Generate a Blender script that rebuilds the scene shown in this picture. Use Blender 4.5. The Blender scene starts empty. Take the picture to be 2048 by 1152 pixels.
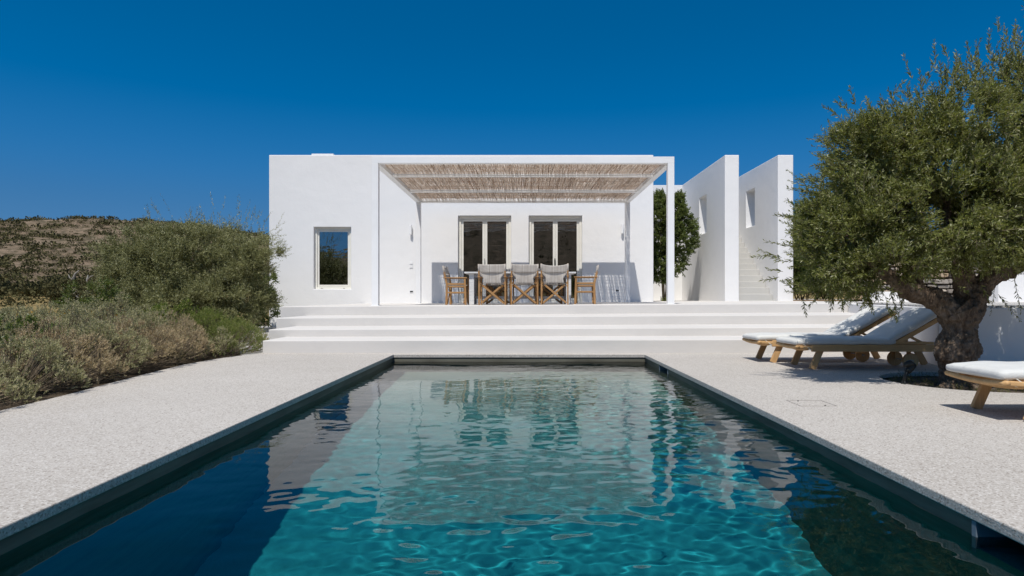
import bpy, bmesh, math, random
import numpy as np
from mathutils import Vector, Matrix
R = math.radians
random.seed(7); rng = np.random.default_rng(11)
scene = bpy.context.scene
col = scene.collection
CAM_Z = 0.83

# ------------------------------------------------------------------ materials
def newmat(name):
    m = bpy.data.materials.new(name); m.use_nodes = True
    nt = m.node_tree; nt.nodes.clear()
    out = nt.nodes.new('ShaderNodeOutputMaterial')
    return m, nt, out
def N(nt, typ, **kw):
    n = nt.nodes.new(typ)
    for k, v in kw.items():
        if k == 'inp':
            for kk, vv in v.items(): n.inputs[kk].default_value = vv
        else: setattr(n, k, v)
    return n
def L(nt, a, b): nt.links.new(a, b)
def rgba(c): return (c[0], c[1], c[2], 1.0)
def coords(nt, scale=(1, 1, 1), kind='Object'):
    tc = N(nt, 'ShaderNodeTexCoord'); mp = N(nt, 'ShaderNodeMapping')
    mp.inputs['Scale'].default_value = scale
    L(nt, tc.outputs[kind], mp.inputs['Vector'])
    return mp.outputs['Vector']
def mixc(nt, f, a, b):
    mx = N(nt, 'ShaderNodeMix', data_type='RGBA')
    for s, v in ((0, f), (6, a), (7, b)):
        if isinstance(v, (int, float)): mx.inputs[s].default_value = v
        elif isinstance(v, tuple): mx.inputs[s].default_value = rgba(v)
        else: L(nt, v, mx.inputs[s])
    return mx.outputs[2]
def noise(nt, vec, scale, detail=4, rough=.55, dist=0):
    n = N(nt, 'ShaderNodeTexNoise', inp={'Scale': scale, 'Detail': detail, 'Roughness': rough, 'Distortion': dist})
    L(nt, vec, n.inputs['Vector']); return n.outputs['Fac']
def ramp(nt, fac, stops):
    r = N(nt, 'ShaderNodeValToRGB'); els = r.color_ramp.elements
    while len(els) < len(stops): els.new(.5)
    for e, (p, c) in zip(els, stops):
        e.position = p; e.color = rgba(c if isinstance(c, tuple) else (c, c, c))
    L(nt, fac, r.inputs['Fac']); return r.outputs['Color']
def bump(nt, h, strength, dist):
    b = N(nt, 'ShaderNodeBump', inp={'Strength': strength, 'Distance': dist}); L(nt, h, b.inputs['Height'])
    return b.outputs['Normal']
def simple(name, c1, c2, rough=.6, scale=6, mscale=(1, 1, 1), b=.2, bd=.005, bscale=None, spec=.3, lo=.35, hi=.65, detail=5):
    m, nt, out = newmat(name)
    v = coords(nt, mscale)
    n = noise(nt, v, scale, detail)
    c = ramp(nt, n, [(lo, c1), (hi, c2)])
    p = N(nt, 'ShaderNodeBsdfPrincipled', inp={'Roughness': rough, 'Specular IOR Level': spec})
    L(nt, c, p.inputs['Base Color'])
    if b:
        h = noise(nt, v, bscale or scale * 6, 6)
        L(nt, bump(nt, h, b, bd), p.inputs['Normal'])
    L(nt, p.outputs[0], out.inputs[0])
    return m
M = {}
def stucco(name, c, var=.03, warm=0.0):
    m, nt, out = newmat(name)
    v = coords(nt)
    big = noise(nt, v, .7, 5, .6)
    cc = ramp(nt, big, [(.3, tuple(x * (1 - var) for x in c)), (.7, c)])
    # fine trowel marks and faint grime with a shape of its own
    v2 = coords(nt, (1, 1, .25))
    str_ = noise(nt, v2, 9, 6, .65)
    cc = mixc(nt, ramp(nt, str_, [(.55, 0.0), (.8, .16)]), cc, tuple(x * .86 for x in c))
    p = N(nt, 'ShaderNodeBsdfPrincipled', inp={'Roughness': .85, 'Specular IOR Level': .15})
    L(nt, cc, p.inputs['Base Color'])
    h = noise(nt, v, 30, 8, .6); h2 = noise(nt, v, 2.2, 3)
    mm = N(nt, 'ShaderNodeMath', operation='ADD'); L(nt, h, mm.inputs[0])
    m2 = N(nt, 'ShaderNodeMath', operation='MULTIPLY', inp={1: 6.0}); L(nt, h2, m2.inputs[0]); L(nt, m2.outputs[0], mm.inputs[1])
    L(nt, bump(nt, mm.outputs[0], .30, .006), p.inputs['Normal'])
    L(nt, p.outputs[0], out.inputs[0])
    return m
M['stucco'] = stucco('white_stucco', (.80, .793, .785))
M['step'] = stucco('pale_cement_steps', (.625, .60, .57), .08)
M['stair'] = stucco('pale_stair_cement', (.50, .49, .465), .05)
M['metal_white'] = simple('white_painted_steel', (.78, .78, .78), (.82, .82, .82), .4, 3, b=.05)
M['frame'] = simple('cream_window_paint', (.74, .72, .65), (.79, .77, .71), .4, 4, b=.03)

def deck_mat():
    m, nt, out = newmat('washed_pebble_concrete')
    v = coords(nt)
    big = noise(nt, v, .55, 5, .65)
    base = ramp(nt, big, [(.3, (.395, .365, .33)), (.7, (.47, .44, .405))])
    vo = N(nt, 'ShaderNodeTexVoronoi', inp={'Scale': 125.0, 'Randomness': 1.0}); L(nt, v, vo.inputs['Vector'])
    sep = N(nt, 'ShaderNodeSeparateColor'); L(nt, vo.outputs['Color'], sep.inputs[0])
    dark = ramp(nt, sep.outputs[0], [(.0, 1.0), (.13, 1.0), (.2, 0.0)])
    c = mixc(nt, dark, base, (.28, .25, .22))
    lite = ramp(nt, sep.outputs[1], [(.0, 0.0), (.72, 0.0), (.8, .8)])
    c = mixc(nt, lite, c, (.55, .525, .49))
    sp = noise(nt, v, 45, 4, .7)
    c = mixc(nt, ramp(nt, sp, [(.52, 0.0), (.7, .35)]), c, (.33, .29, .25))
    p = N(nt, 'ShaderNodeBsdfPrincipled', inp={'Roughness': .8, 'Specular IOR Level': .2})
    L(nt, c, p.inputs['Base Color'])
    ad = N(nt, 'ShaderNodeMath', operation='ADD'); L(nt, vo.outputs['Distance'], ad.inputs[0]); L(nt, sp, ad.inputs[1])
    L(nt, bump(nt, ad.outputs[0], .3, .003), p.inputs['Normal'])
    L(nt, p.outputs[0], out.inputs[0]); return m
M['deck'] = deck_mat()

def wood(name, c1, c2, axis=0, rough=.6):
    m, nt, out = newmat(name)
    s = [22, 22, 22]; s[axis] = 1.6
    v = coords(nt, tuple(s))
    n = noise(nt, v, 1.5, 6, .6, .4)
    n2 = noise(nt, coords(nt), 7, 3)
    c = ramp(nt, n, [(.3, c1), (.7, c2)])
    c = mixc(nt, ramp(nt, n2, [(.45, 0.0), (.75, .35)]), c, tuple(x * .7 for x in c1))
    p = N(nt, 'ShaderNodeBsdfPrincipled', inp={'Roughness': rough, 'Specular IOR Level': .3})
    L(nt, c, p.inputs['Base Color']); L(nt, bump(nt, n, .3, .002), p.inputs['Normal'])
    L(nt, p.outputs[0], out.inputs[0]); return m
M['teak_x'] = wood('golden_teak', (.50, .29, .12), (.66, .42, .20), 0)
M['teak_z'] = wood('golden_teak_upright', (.48, .28, .12), (.64, .40, .19), 2)
M['chair_z'] = wood('oiled_chair_wood', (.27, .14, .055), (.43, .245, .10), 2)
M['chair_x'] = wood('oiled_chair_wood_rail', (.27, .14, .055), (.43, .245, .10), 1)
def fabric(name, c1, c2, stripes=0):
    m, nt, out = newmat(name)
    v = coords(nt, (60, 1, 1) if stripes else (1, 1, 1))
    n = noise(nt, v, 1.2 if stripes else 5, 3)
    c = ramp(nt, n, [(.35, c1), (.65, c2)])
    p = N(nt, 'ShaderNodeBsdfPrincipled', inp={'Roughness': .9, 'Specular IOR Level': .1, 'Sheen Weight': .2})
    L(nt, c, p.inputs['Base Color'])
    h = noise(nt, coords(nt), 7, 5, .55, .9)
    w = noise(nt, coords(nt), 500, 2)
    a = N(nt, 'ShaderNodeMath', operation='MULTIPLY_ADD', inp={1: .05}); L(nt, w, a.inputs[0]); L(nt, h, a.inputs[2])
    L(nt, bump(nt, a.outputs[0], .5, .02), p.inputs['Normal'])
    if stripes:
        t = N(nt, 'ShaderNodeBsdfTranslucent'); L(nt, c, t.inputs[0])
        mx = N(nt, 'ShaderNodeMixShader', inp={0: .25}); L(nt, p.outputs[0], mx.inputs[1]); L(nt, t.outputs[0], mx.inputs[2])
        L(nt, mx.outputs[0], out.inputs[0])
    else: L(nt, p.outputs[0], out.inputs[0])
    return m
M['canvas'] = fabric('natural_canvas', (.46, .41, .36), (.66, .62, .57), 1)
M['cushion'] = fabric('off_white_cushion', (.59, .59, .565), (.65, .65, .62))
M['cord'] = simple('pale_cord', (.7, .68, .6), (.75, .72, .65), .8, b=0)
M['rubber'] = simple('black_metal', (.012, .014, .013), (.02, .022, .02), .5, 20, b=.1)
M['steel'] = simple('brushed_steel', (.35, .34, .32), (.4, .39, .37), .35, 20, b=0)
M['table'] = simple('white_limed_table', (.55, .55, .55), (.68, .68, .67), .5, 5, (1, 8, 8), .1)
M['table_grey'] = simple('grey_table_underframe', (.30, .29, .29), (.38, .37, .37), .6, 5, b=.1)
M['bark'] = None
def bark_mat():
    m, nt, out = newmat('gnarled_olive_bark')
    v = coords(nt, (1, 1, .35))
    n = noise(nt, v, 9, 8, .7, 1.2); n2 = noise(nt, v, 34, 8, .7, .6); n3 = noise(nt, coords(nt), 2.5, 4)
    c = ramp(nt, n, [(.3, (.10, .068, .045)), (.5, (.23, .17, .12)), (.7, (.38, .30, .225))])
    c = mixc(nt, ramp(nt, n2, [(.35, .75), (.6, 0.0)]), c, (.05, .034, .024))
    c = mixc(nt, ramp(nt, n3, [(.6, 0.0), (.78, .5)]), c, (.10, .11, .045))
    p = N(nt, 'ShaderNodeBsdfPrincipled', inp={'Roughness': .9, 'Specular IOR Level': .12})
    L(nt, c, p.inputs['Base Color'])
    ad = N(nt, 'ShaderNodeMath', operation='MULTIPLY_ADD', inp={1: .5}); L(nt, n2, ad.inputs[0]); L(nt, n, ad.inputs[2])
    L(nt, bump(nt, ad.outputs[0], .9, .045), p.inputs['Normal'])
    L(nt, p.outputs[0], out.inputs[0]); return m
M['bark'] = bark_mat()
M['twig'] = simple('thin_stem_bark', (.10, .075, .05), (.20, .16, .11), .9, 12, b=0)

def leafmat(name, stops, trans=.35, tcol=None, rough=.5, spec=.35):
    """leaf colour differs leaf by leaf (random per island)"""
    m, nt, out = newmat(name)
    g = N(nt, 'ShaderNodeNewGeometry')
    c = ramp(nt, g.outputs['Random Per Island'], stops)
    big = noise(nt, coords(nt), 1.6, 3)
    c2 = mixc(nt, ramp(nt, big, [(.4, 0.0), (.7, .35)]), c, stops[len(stops) // 2][1])
    p = N(nt, 'ShaderNodeBsdfPrincipled', inp={'Roughness': rough, 'Specular IOR Level': spec})
    L(nt, c2, p.inputs['Base Color'])
    t = N(nt, 'ShaderNodeBsdfTranslucent')
    if tcol: t.inputs[0].default_value = rgba(tcol)
    else: L(nt, c2, t.inputs[0])
    mx = N(nt, 'ShaderNodeMixShader', inp={0: trans}); L(nt, p.outputs[0], mx.inputs[1]); L(nt, t.outputs[0], mx.inputs[2])
    L(nt, mx.outputs[0], out.inputs[0]); return m
M['olive'] = leafmat('olive_leaves', [(0, (.075, .09, .018)), (.35, (.145, .165, .038)), (.7, (.22, .235, .07)), (.88, (.33, .33, .15)), (1, (.52, .51, .34))], .34, (.27, .29, .05))
M['olive_far'] = leafmat('grey_olive_leaves', [(0, (.11, .115, .04)), (.4, (.21, .215, .08)), (.75, (.31, .31, .13)), (1, (.50, .49, .30))], .3)
M['green'] = leafmat('glossy_green_leaves', [(0, (.05, .075, .02)), (.5, (.10, .135, .032)), (.85, (.16, .19, .05)), (1, (.26, .25, .09))], .35, (.18, .24, .04), .4, .5)
M['bright'] = leafmat('fresh_green_leaves', [(0, (.08, .095, .022)), (.5, (.18, .19, .045)), (1, (.32, .31, .10))], .4, (.2, .3, .04))
M['santolina'] = leafmat('grey_green_lavender', [(0, (.20, .195, .085)), (.4, (.35, .345, .165)), (.75, (.46, .44, .25)), (1, (.56, .46, .33))], .25, None, .8, .1)
M['santolina_tan'] = leafmat('faded_lavender', [(0, (.26, .19, .11)), (.4, (.45, .345, .20)), (.75, (.50, .43, .25)), (1, (.60, .46, .34))], .25, None, .8, .1)
M['oleander'] = leafmat('oleander_leaves', [(0, (.04, .07, .02)), (.5, (.08, .12, .03)), (1, (.18, .22, .07))], .4, (.16, .22, .04))
M['flower'] = leafmat('orange_yellow_flowers', [(0, (.55, .22, .02)), (.6, (.60, .33, .02)), (1, (.6, .48, .03))], .3, None, .8, .1)
M['scrub'] = leafmat('hillside_scrub_leaves', [(0, (.055, .055, .022)), (.5, (.095, .09, .04)), (1, (.15, .13, .065))], .15, None, .9, .05)
M['dry'] = leafmat('dry_weeds', [(0, (.10, .10, .03)), (.5, (.2, .17, .07)), (1, (.09, .13, .03))], .3, None, .8, .1)
M['soil'] = simple('dark_soil', (.055, .042, .03), (.13, .10, .075), .95, 9, b=.8, bd=.03)
M['gravel'] = None
def gravel_mat():
    m, nt, out = newmat('white_gravel')
    v = coords(nt)
    vo = N(nt, 'ShaderNodeTexVoronoi', inp={'Scale': 38.0}); L(nt, v, vo.inputs['Vector'])
    sep = N(nt, 'ShaderNodeSeparateColor'); L(nt, vo.outputs['Color'], sep.inputs[0])
    c = ramp(nt, sep.outputs[0], [(0, (.38, .36, .33)), (.5, (.62, .60, .57)), (1, (.78, .77, .75))])
    c = mixc(nt, ramp(nt, vo.outputs['Distance'], [(.45, 0.0), (.75, .8)]), c, (.2, .18, .16))
    p = N(nt, 'ShaderNodeBsdfPrincipled', inp={'Roughness': .9, 'Specular IOR Level': .1})
    L(nt, c, p.inputs['Base Color'])
    iv = N(nt, 'ShaderNodeMath', operation='SUBTRACT', inp={0: 1.0}); L(nt, vo.outputs['Distance'], iv.inputs[1])
    L(nt, bump(nt, iv.outputs[0], 1.0, .02), p.inputs['Normal'])
    L(nt, p.outputs[0], out.inputs[0]); return m
M['gravel'] = gravel_mat()

# ------------------------------------------------------------------ mesh builder
class MB:
    def __init__(s): s.v = []; s.f = []
    def add(s, verts, faces):
        o = len(s.v); s.v += [tuple(v) for v in verts]; s.f += [tuple(i + o for i in f) for f in faces]; return s
    def box(s, x0, x1, y0, y1, z0, z1):
        return s.add([(x0, y0, z0), (x1, y0, z0), (x1, y1, z0), (x0, y1, z0), (x0, y0, z1), (x1, y0, z1), (x1, y1, z1), (x0, y1, z1)],
                     [(0, 3, 2, 1), (4, 5, 6, 7), (0, 1, 5, 4), (1, 2, 6, 5), (2, 3, 7, 6), (3, 0, 4, 7)])
    def bar(s, a, b, w, h, up=(0, 0, 1)):
        """box from a to b; w across, h along up"""
        a = Vector(a); b = Vector(b); d = (b - a).normalized(); u = Vector(up)
        u = (u - d * u.dot(d)).normalized(); c = d.cross(u)
        P = []
        for e in (a, b):
            for i, j in ((-1, -1), (1, -1), (1, 1), (-1, 1)): P.append(e + c * (w / 2 * i) + u * (h / 2 * j))
        return s.add(P, [(0, 1, 2, 3), (7, 6, 5, 4), (0, 4, 5, 1), (1, 5, 6, 2), (2, 6, 7, 3), (3, 7, 4, 0)])
    def tube(s, pts, rad, n=8, cap=True):
        pts = [Vector(p) for p in pts]; k = len(pts); rings = []
        if not isinstance(rad, (list, tuple)): rad = [rad] * k
        ref = None
        for i, p in enumerate(pts):
            d = (pts[min(i + 1, k - 1)] - pts[max(i - 1, 0)]).normalized()
            if ref is None: ref = Vector((0, 0, 1)) if abs(d.z) < .9 else Vector((1, 0, 0))
            u = (ref - d * ref.dot(d)).normalized(); ref = u; w = d.cross(u)
            rings.append([p + (u * math.cos(t) + w * math.sin(t)) * rad[i] for t in [2 * math.pi * j / n for j in range(n)]])
        V = [q for r in rings for q in r]; F = []
        for i in range(k - 1):
            for j in range(n):
                F.append((i * n + j, i * n + (j + 1) % n, (i + 1) * n + (j + 1) % n, (i + 1) * n + j))
        if cap: F += [tuple(reversed(range(n))), tuple(range((k - 1) * n, k * n))]
        return s.add(V, F)
    def build(s, name, mat, parent=None, bevel=0, smooth=False, seg=2):
        me = bpy.data.meshes.new(name); me.from_pydata(s.v, [], s.f); me.validate(); me.update()
        bm = bmesh.new(); bm.from_mesh(me); bmesh.ops.recalc_face_normals(bm, faces=bm.faces); bm.to_mesh(me); bm.free()
        o = bpy.data.objects.new(name, me); col.objects.link(o)
        me.materials.append(mat)
        if smooth: me.shade_smooth()
        if bevel:
            b = o.modifiers.new('bevel', 'BEVEL'); b.width = bevel; b.segments = seg; b.limit_method = 'ANGLE'; b.angle_limit = R(40)
        if parent: o.parent = parent
        return o
def np_mesh(name, V, F, mat, parent=None, smooth=False):
    me = bpy.data.meshes.new(name)
    V = np.asarray(V, dtype=np.float32); F = np.asarray(F, dtype=np.int32); k = F.shape[1]
    me.vertices.add(len(V)); me.vertices.foreach_set('co', V.ravel())
    me.loops.add(F.size); me.loops.foreach_set('vertex_index', F.ravel())
    me.polygons.add(len(F)); me.polygons.foreach_set('loop_start', np.arange(0, F.size, k, dtype=np.int32))
    me.polygons.foreach_set('loop_total', np.full(len(F), k, dtype=np.int32))
    me.update(calc_edges=True); me.validate()
    me.materials.append(mat)
    if smooth: me.shade_smooth()
    o = bpy.data.objects.new(name, me); col.objects.link(o)
    if parent: o.parent = parent
    return o
def tag(o, label=None, cat=None, group=None, kind=None):
    if label: o['label'] = label
    if cat: o['category'] = cat
    if group: o['group'] = group
    if kind: o['kind'] = kind
    return o
def empty(name, loc=(0, 0, 0), rz=0):
    o = bpy.data.objects.new(name, None); col.objects.link(o); o.location = loc; o.rotation_euler = (0, 0, rz)
    o.empty_display_size = .1
    return o
def copy_tree(o, parent=None):
    c = o.copy(); col.objects.link(c); c.parent = parent
    for ch in [x for x in bpy.data.objects if x.parent == o]: copy_tree(ch, c)
    return c
def roundbox(sx, sy, sz, r, puff=0, nx=16, ny=10, nz=4, fn=None):
    """soft-edged cushion, corner at origin"""
    mb = MB(); idx = {}
    def vert(i, j, k):
        key = (i, j, k)
        if key in idx: return idx[key]
        p = Vector((sx * i / nx, sy * j / ny, sz * k / nz))
        q = Vector((min(max(p.x, r), sx - r), min(max(p.y, r), sy - r), min(max(p.z, r), sz - r)))
        d = p - q
        if d.length > 1e-9:
            # map cube shell to round shell
            p = q + d.normalized() * r
        u = 2 * i / nx - 1; v = 2 * j / ny - 1; w = 2 * k / nz - 1
        p.z += puff * w * (1 - u ** 4) * (1 - v ** 4)
        if fn: p = fn(p)
        idx[key] = len(mb.v); mb.v.append(tuple(p)); return idx[key]
    for i in range(nx):
        for j in range(ny):
            mb.f.append((vert(i, j, nz), vert(i + 1, j, nz), vert(i + 1, j + 1, nz), vert(i, j + 1, nz)))
            mb.f.append((vert(i, j, 0), vert(i, j + 1, 0), vert(i + 1, j + 1, 0), vert(i + 1, j, 0)))
    for i in range(nx):
        for k in range(nz):
            mb.f.append((vert(i, 0, k), vert(i + 1, 0, k), vert(i + 1, 0, k + 1), vert(i, 0, k + 1)))
            mb.f.append((vert(i, ny, k), vert(i, ny, k + 1), vert(i + 1, ny, k + 1), vert(i + 1, ny, k)))
    for j in range(ny):
        for k in range(nz):
            mb.f.append((vert(0, j, k), vert(0, j, k + 1), vert(0, j + 1, k + 1), vert(0, j + 1, k)))
            mb.f.append((vert(nx, j, k), vert(nx, j + 1, k), vert(nx, j + 1, k + 1), vert(nx, j, k + 1)))
    return mb

# ------------------------------------------------------------------ key measures
PL, PR, PN, PF = -1.885, 1.77, -1.2, 9.47        # pool left, right, near, far
WATER = -.108
T0 = .67; SL = .006                              # terrace level and its fall to the left
def tz(x): return T0 + SL * x
YW = 20.7                                        # facade plane
ROOF = 5.37

# ------------------------------------------------------------------ deck, basin, water
def deck():
    outer = [(-3.5, -8), (-3.72, 0), (-3.80, 3.5), (-3.84, 4.75), (-3.90, 5.53), (-4.05, 6.62), (-4.2, 8.0), (-4.15, 8.9), (-3.95, 9.6),
             (-3.95, 12), (9, 12), (9, -8)]
    hole1 = [(PL, PN), (PR, PN), (PR, PF), (PL, PF)]
    c = Vector((4.45, 6.45)); hole2 = [(c.x + .8 * math.cos(t), c.y + .8 * math.sin(t)) for t in [2 * math.pi * i / 48 for i in range(48)]]
    bm = bmesh.new(); E = []
    for loop in (outer, hole1, hole2):
        vs = [bm.verts.new((x, y, 0)) for x, y in loop]
        E += [bm.edges.new((vs[i], vs[(i + 1) % len(vs)])) for i in range(len(vs))]
    bmesh.ops.triangle_fill(bm, use_beauty=True, use_dissolve=False, edges=E)
    for f in bm.faces:
        if f.normal.z < 0: f.normal_flip()
    r = bmesh.ops.extrude_face_region(bm, geom=bm.faces[:])
    vs = [g for g in r['geom'] if isinstance(g, bmesh.types.BMVert)]
    for v in bm.verts:
        if v not in vs: pass
    for v in vs: v.co.z = -.048
    bmesh.ops.recalc_face_normals(bm, faces=bm.faces)
    me = bpy.data.meshes.new('pool_deck'); bm.to_mesh(me); bm.free(); me.materials.append(M['deck'])
    o = bpy.data.objects.new('pool_deck', me); col.objects.link(o)
    b = o.modifiers.new('bevel', 'BEVEL'); b.width = .006; b.segments = 2; b.limit_method = 'ANGLE'; b.angle_limit = R(50)
    return tag(o, kind='structure')
deck()
def floor_z(y): # pool floor deepens towards the camera
    t = min(max((PF - y) / 7.0, 0), 1); return -1.25 - .75 * t
def basin():
    m, nt, out = newmat('grey_green_pool_plaster')
    v = coords(nt)
    n = noise(nt, v, 1.3, 6, .6); n2 = noise(nt, v, 60, 3)
    c = ramp(nt, n, [(.3, (.24, .30, .27)), (.7, (.36, .42, .38))])
    c = mixc(nt, ramp(nt, n2, [(.5, 0.0), (.7, .35)]), c, (.2, .25, .22))
    p = N(nt, 'ShaderNodeBsdfPrincipled', inp={'Roughness': .8, 'Specular IOR Level': .1})
    L(nt, c, p.inputs['Base Color']); L(nt, p.outputs[0], out.inputs[0])
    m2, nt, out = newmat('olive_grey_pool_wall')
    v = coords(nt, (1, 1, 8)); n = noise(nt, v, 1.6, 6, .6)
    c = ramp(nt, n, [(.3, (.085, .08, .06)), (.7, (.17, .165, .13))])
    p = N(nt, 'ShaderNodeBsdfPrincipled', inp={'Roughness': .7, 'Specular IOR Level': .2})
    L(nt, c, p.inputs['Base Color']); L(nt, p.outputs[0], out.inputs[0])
    mb = MB(); g = .012  # walls sit just outside the coping edge
    xs0, xs1, y0, y1 = PL - g, PR + g, PN - g, PF + g
    ys = [y0, 0, 1, 2, 2.47, 3, 4, 5, 6, 7, 8, 9, y1]
    V = []; F = []
    for y in ys: V += [(xs0, y, floor_z(y)), (xs1, y, floor_z(y))]
    for i in range(len(ys) - 1): F.append((2 * i, 2 * i + 1, 2 * i + 3, 2 * i + 2))
    mb.add(V, F)
    o = mb.build('swimming_pool', m)
    tag(o, 'long rectangular swimming pool sunk in the pale deck in front of the steps', 'swimming pool')
    # side walls with two skimmer openings in the right wall
    top = -.048
    w = MB()
    def quad(a, b, c_, d): w.add([a, b, c_, d], [(0, 1, 2, 3)])
    quad((xs0, y0, -2.05), (xs0, y1, -2.05), (xs0, y1, top), (xs0, y0, top))
    quad((xs0, y1, -2.05), (xs1, y1, -2.05), (xs1, y1, top), (xs0, y1, top))
    quad((xs0, y0, -2.05), (xs1, y0, -2.05), (xs1, y0, top), (xs0, y0, top))
    sk = [(2.08, 2.55), (7.99, 8.46)]
    prev = y0
    for a, b in sk:
        quad((xs1, prev, -.24), (xs1, a, -.24), (xs1, a, top), (xs1, prev, top)); prev = b
    quad((xs1, prev, -.24), (xs1, y1, -.24), (xs1, y1, top), (xs1, prev, top))
    quad((xs1, y0, -2.05), (xs1, y1, -2.05), (xs1, y1, -.24), (xs1, y0, -.24))
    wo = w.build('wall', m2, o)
    nm = simple('grey_blue_skimmer_lining', (.13, .17, .21), (.17, .21, .25), .5, 4, b=0)
    for k, (a, b) in enumerate(sk):
        s_ = MB(); d = .22
        for q in (((xs1, a, -.24), (xs1 + d, a, -.24), (xs1 + d, a, top), (xs1, a, top)),
                  ((xs1, b, -.24), (xs1 + d, b, -.24), (xs1 + d, b, top), (xs1, b, top)),
                  ((xs1 + d, a, -.24), (xs1 + d, b, -.24), (xs1 + d, b, top), (xs1 + d, a, top)),
                  ((xs1, a, -.24), (xs1 + d, a, -.24), (xs1 + d, b, -.24), (xs1, b, -.24))):
            s_.add(q, [(0, 1, 2, 3)])
        for yy in (a - .008, b + .008):                       # raised frame round the opening
            s_.box(xs1 - .008, xs1 + .004, yy - .012, yy + .012, -.25, top - .002)
        so = s_.build('skimmer_opening', nm, o)
        so['label'] = 'grey skimmer opening in the right pool wall near the camera' if k == 0 else 'small grey skimmer opening near the far right pool corner'
    return o, wo
pool, pool_wall = basin()

def water():
    nx, ny = 300, 860
    xs = np.linspace(PL - .011, PR + .22, nx); ys = np.linspace(PN - .011, PF + .011, ny)
    X, Y = np.meshgrid(xs, ys)
    Z = np.zeros_like(X); r = np.random.default_rng(5)
    for lam, slope, cnt in ((2.2, .005, 6), (.9, .006, 10), (.42, .010, 16), (.24, .014, 24), (.13, .022, 34), (.08, .012, 30)):
        for _ in range(cnt):
            l = lam * r.uniform(.7, 1.4); th = r.normal(math.pi / 2, .75); k = 2 * math.pi / l
            a = slope / k / math.sqrt(cnt) * 1.6
            env = 1.0
            if lam < .5: # patches of breeze: calm at the left, livelier to the right and near
                env = .22 + 1.0 * np.clip((X + 1.3) / 2.4, 0, 1) * (.65 + .35 * np.sin(.9 * Y + 1.3 * X + 1)) * (1 - .5 * np.clip((Y - 5) / 3, 0, 1)) + .12 * np.sin(1.7 * X + .8 * Y)
            Z += a * env * np.sin(k * (math.cos(th) * X + math.sin(th) * Y) + r.uniform(0, 6.28))
    Z += WATER
    V = np.stack([X, Y, Z], -1).reshape(-1, 3)
    i = np.arange(ny - 1)[:, None] * nx + np.arange(nx - 1)[None, :]; i = i.ravel()
    F = np.stack([i, i + 1, i + nx + 1, i + nx], -1)
    m, nt, out = newmat('pool_water_surface')
    WATER_NODES(nt, out)
    o = np_mesh('pool_water', V, F, m, smooth=True)
    return tag(o, kind='structure')
def WATER_NODES(nt, out):
    rf = N(nt, 'ShaderNodeBsdfRefraction', inp={'IOR': 1.333, 'Roughness': 0.0, 'Color': (.20, .72, .80, 1)})
    # the deeper end swallows more red light than the shallow far end
    tc_ = N(nt, 'ShaderNodeTexCoord'); sy_ = N(nt, 'ShaderNodeSeparateXYZ'); L(nt, tc_.outputs['Object'], sy_.inputs[0])
    dp_ = N(nt, 'ShaderNodeMapRange', inp={1: 4.0, 2: 8.6, 3: 0.0, 4: 1.0}); L(nt, sy_.outputs[1], dp_.inputs[0])
    L(nt, mixc(nt, dp_.outputs[0], (.16, .67, .76), (.90, .94, .90)), rf.inputs['Color'])
    gl = N(nt, 'ShaderNodeBsdfGlossy', inp={'Roughness': 0.0})
    fr = N(nt, 'ShaderNodeFresnel', inp={'IOR': 1.333})
    mx = N(nt, 'ShaderNodeMixShader'); L(nt, fr.outputs[0], mx.inputs[0]); L(nt, rf.outputs[0], mx.inputs[1]); L(nt, gl.outputs[0], mx.inputs[2])
    L(nt, mx.outputs[0], out.inputs[0])
wat = water()
wat.cycles.is_caustics_caster = True
pool.cycles.is_caustics_receiver = True; pool_wall.cycles.is_caustics_receiver = True

# ------------------------------------------------------------------ terrace and steps
LX = [-3.88, -4.15, -4.5, -5.04]; SY = [9.68, 10.6, 11.85, 13.5]; SZ = [.197, .3245, .482, T0]
def px_right(y): return 5.07 + (y - 8.1) * (6.75 - 5.07) / (13.5 - 8.1)     # slanted planter wall line
def slabs():
    for k in range(4):
        pass
    st = MB()
    for k in range(3):
        y0, y1 = SY[k], SY[k + 1]; zt = SZ[k]
        xl, xr = LX[k], px_right(y0) + .02; xl2, xr2 = LX[k], px_right(y1) + .3
        sl = SL * (.4 + .3 * k)
        st.add([(xl, y0, -.3), (xr, y0, -.3), (xr2, y1 + .02, -.3), (xl2, y1 + .02, -.3),
                (xl, y0, zt + sl * xl), (xr, y0, zt + sl * xr), (xr2, y1 + .02, zt + sl * xr2), (xl2, y1 + .02, zt + sl * xl2)],
               [(0, 3, 2, 1), (4, 5, 6, 7), (0, 1, 5, 4), (1, 2, 6, 5), (2, 3, 7, 6), (3, 0, 4, 7)])
    o = st.build('terrace_steps', M['step'], bevel=.012)
    tag(o, 'broad pale cement steps rising from the pool deck to the terrace', 'steps')
    te = MB(); xl, xr = LX[3], 14
    te.add([(xl, 13.5, -.3), (xr, 13.5, -.3), (xr, 34, -.3), (xl, 34, -.3),
            (xl, 13.5, tz(xl)), (xr, 13.5, tz(xr)), (xr, 34, tz(xr)), (xl, 34, tz(xl))],
           [(0, 3, 2, 1), (4, 5, 6, 7), (0, 1, 5, 4), (1, 2, 6, 5), (2, 3, 7, 6), (3, 0, 4, 7)])
    t = te.build('terrace', M['step'], bevel=.012); tag(t, kind='structure')
slabs()

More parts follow.
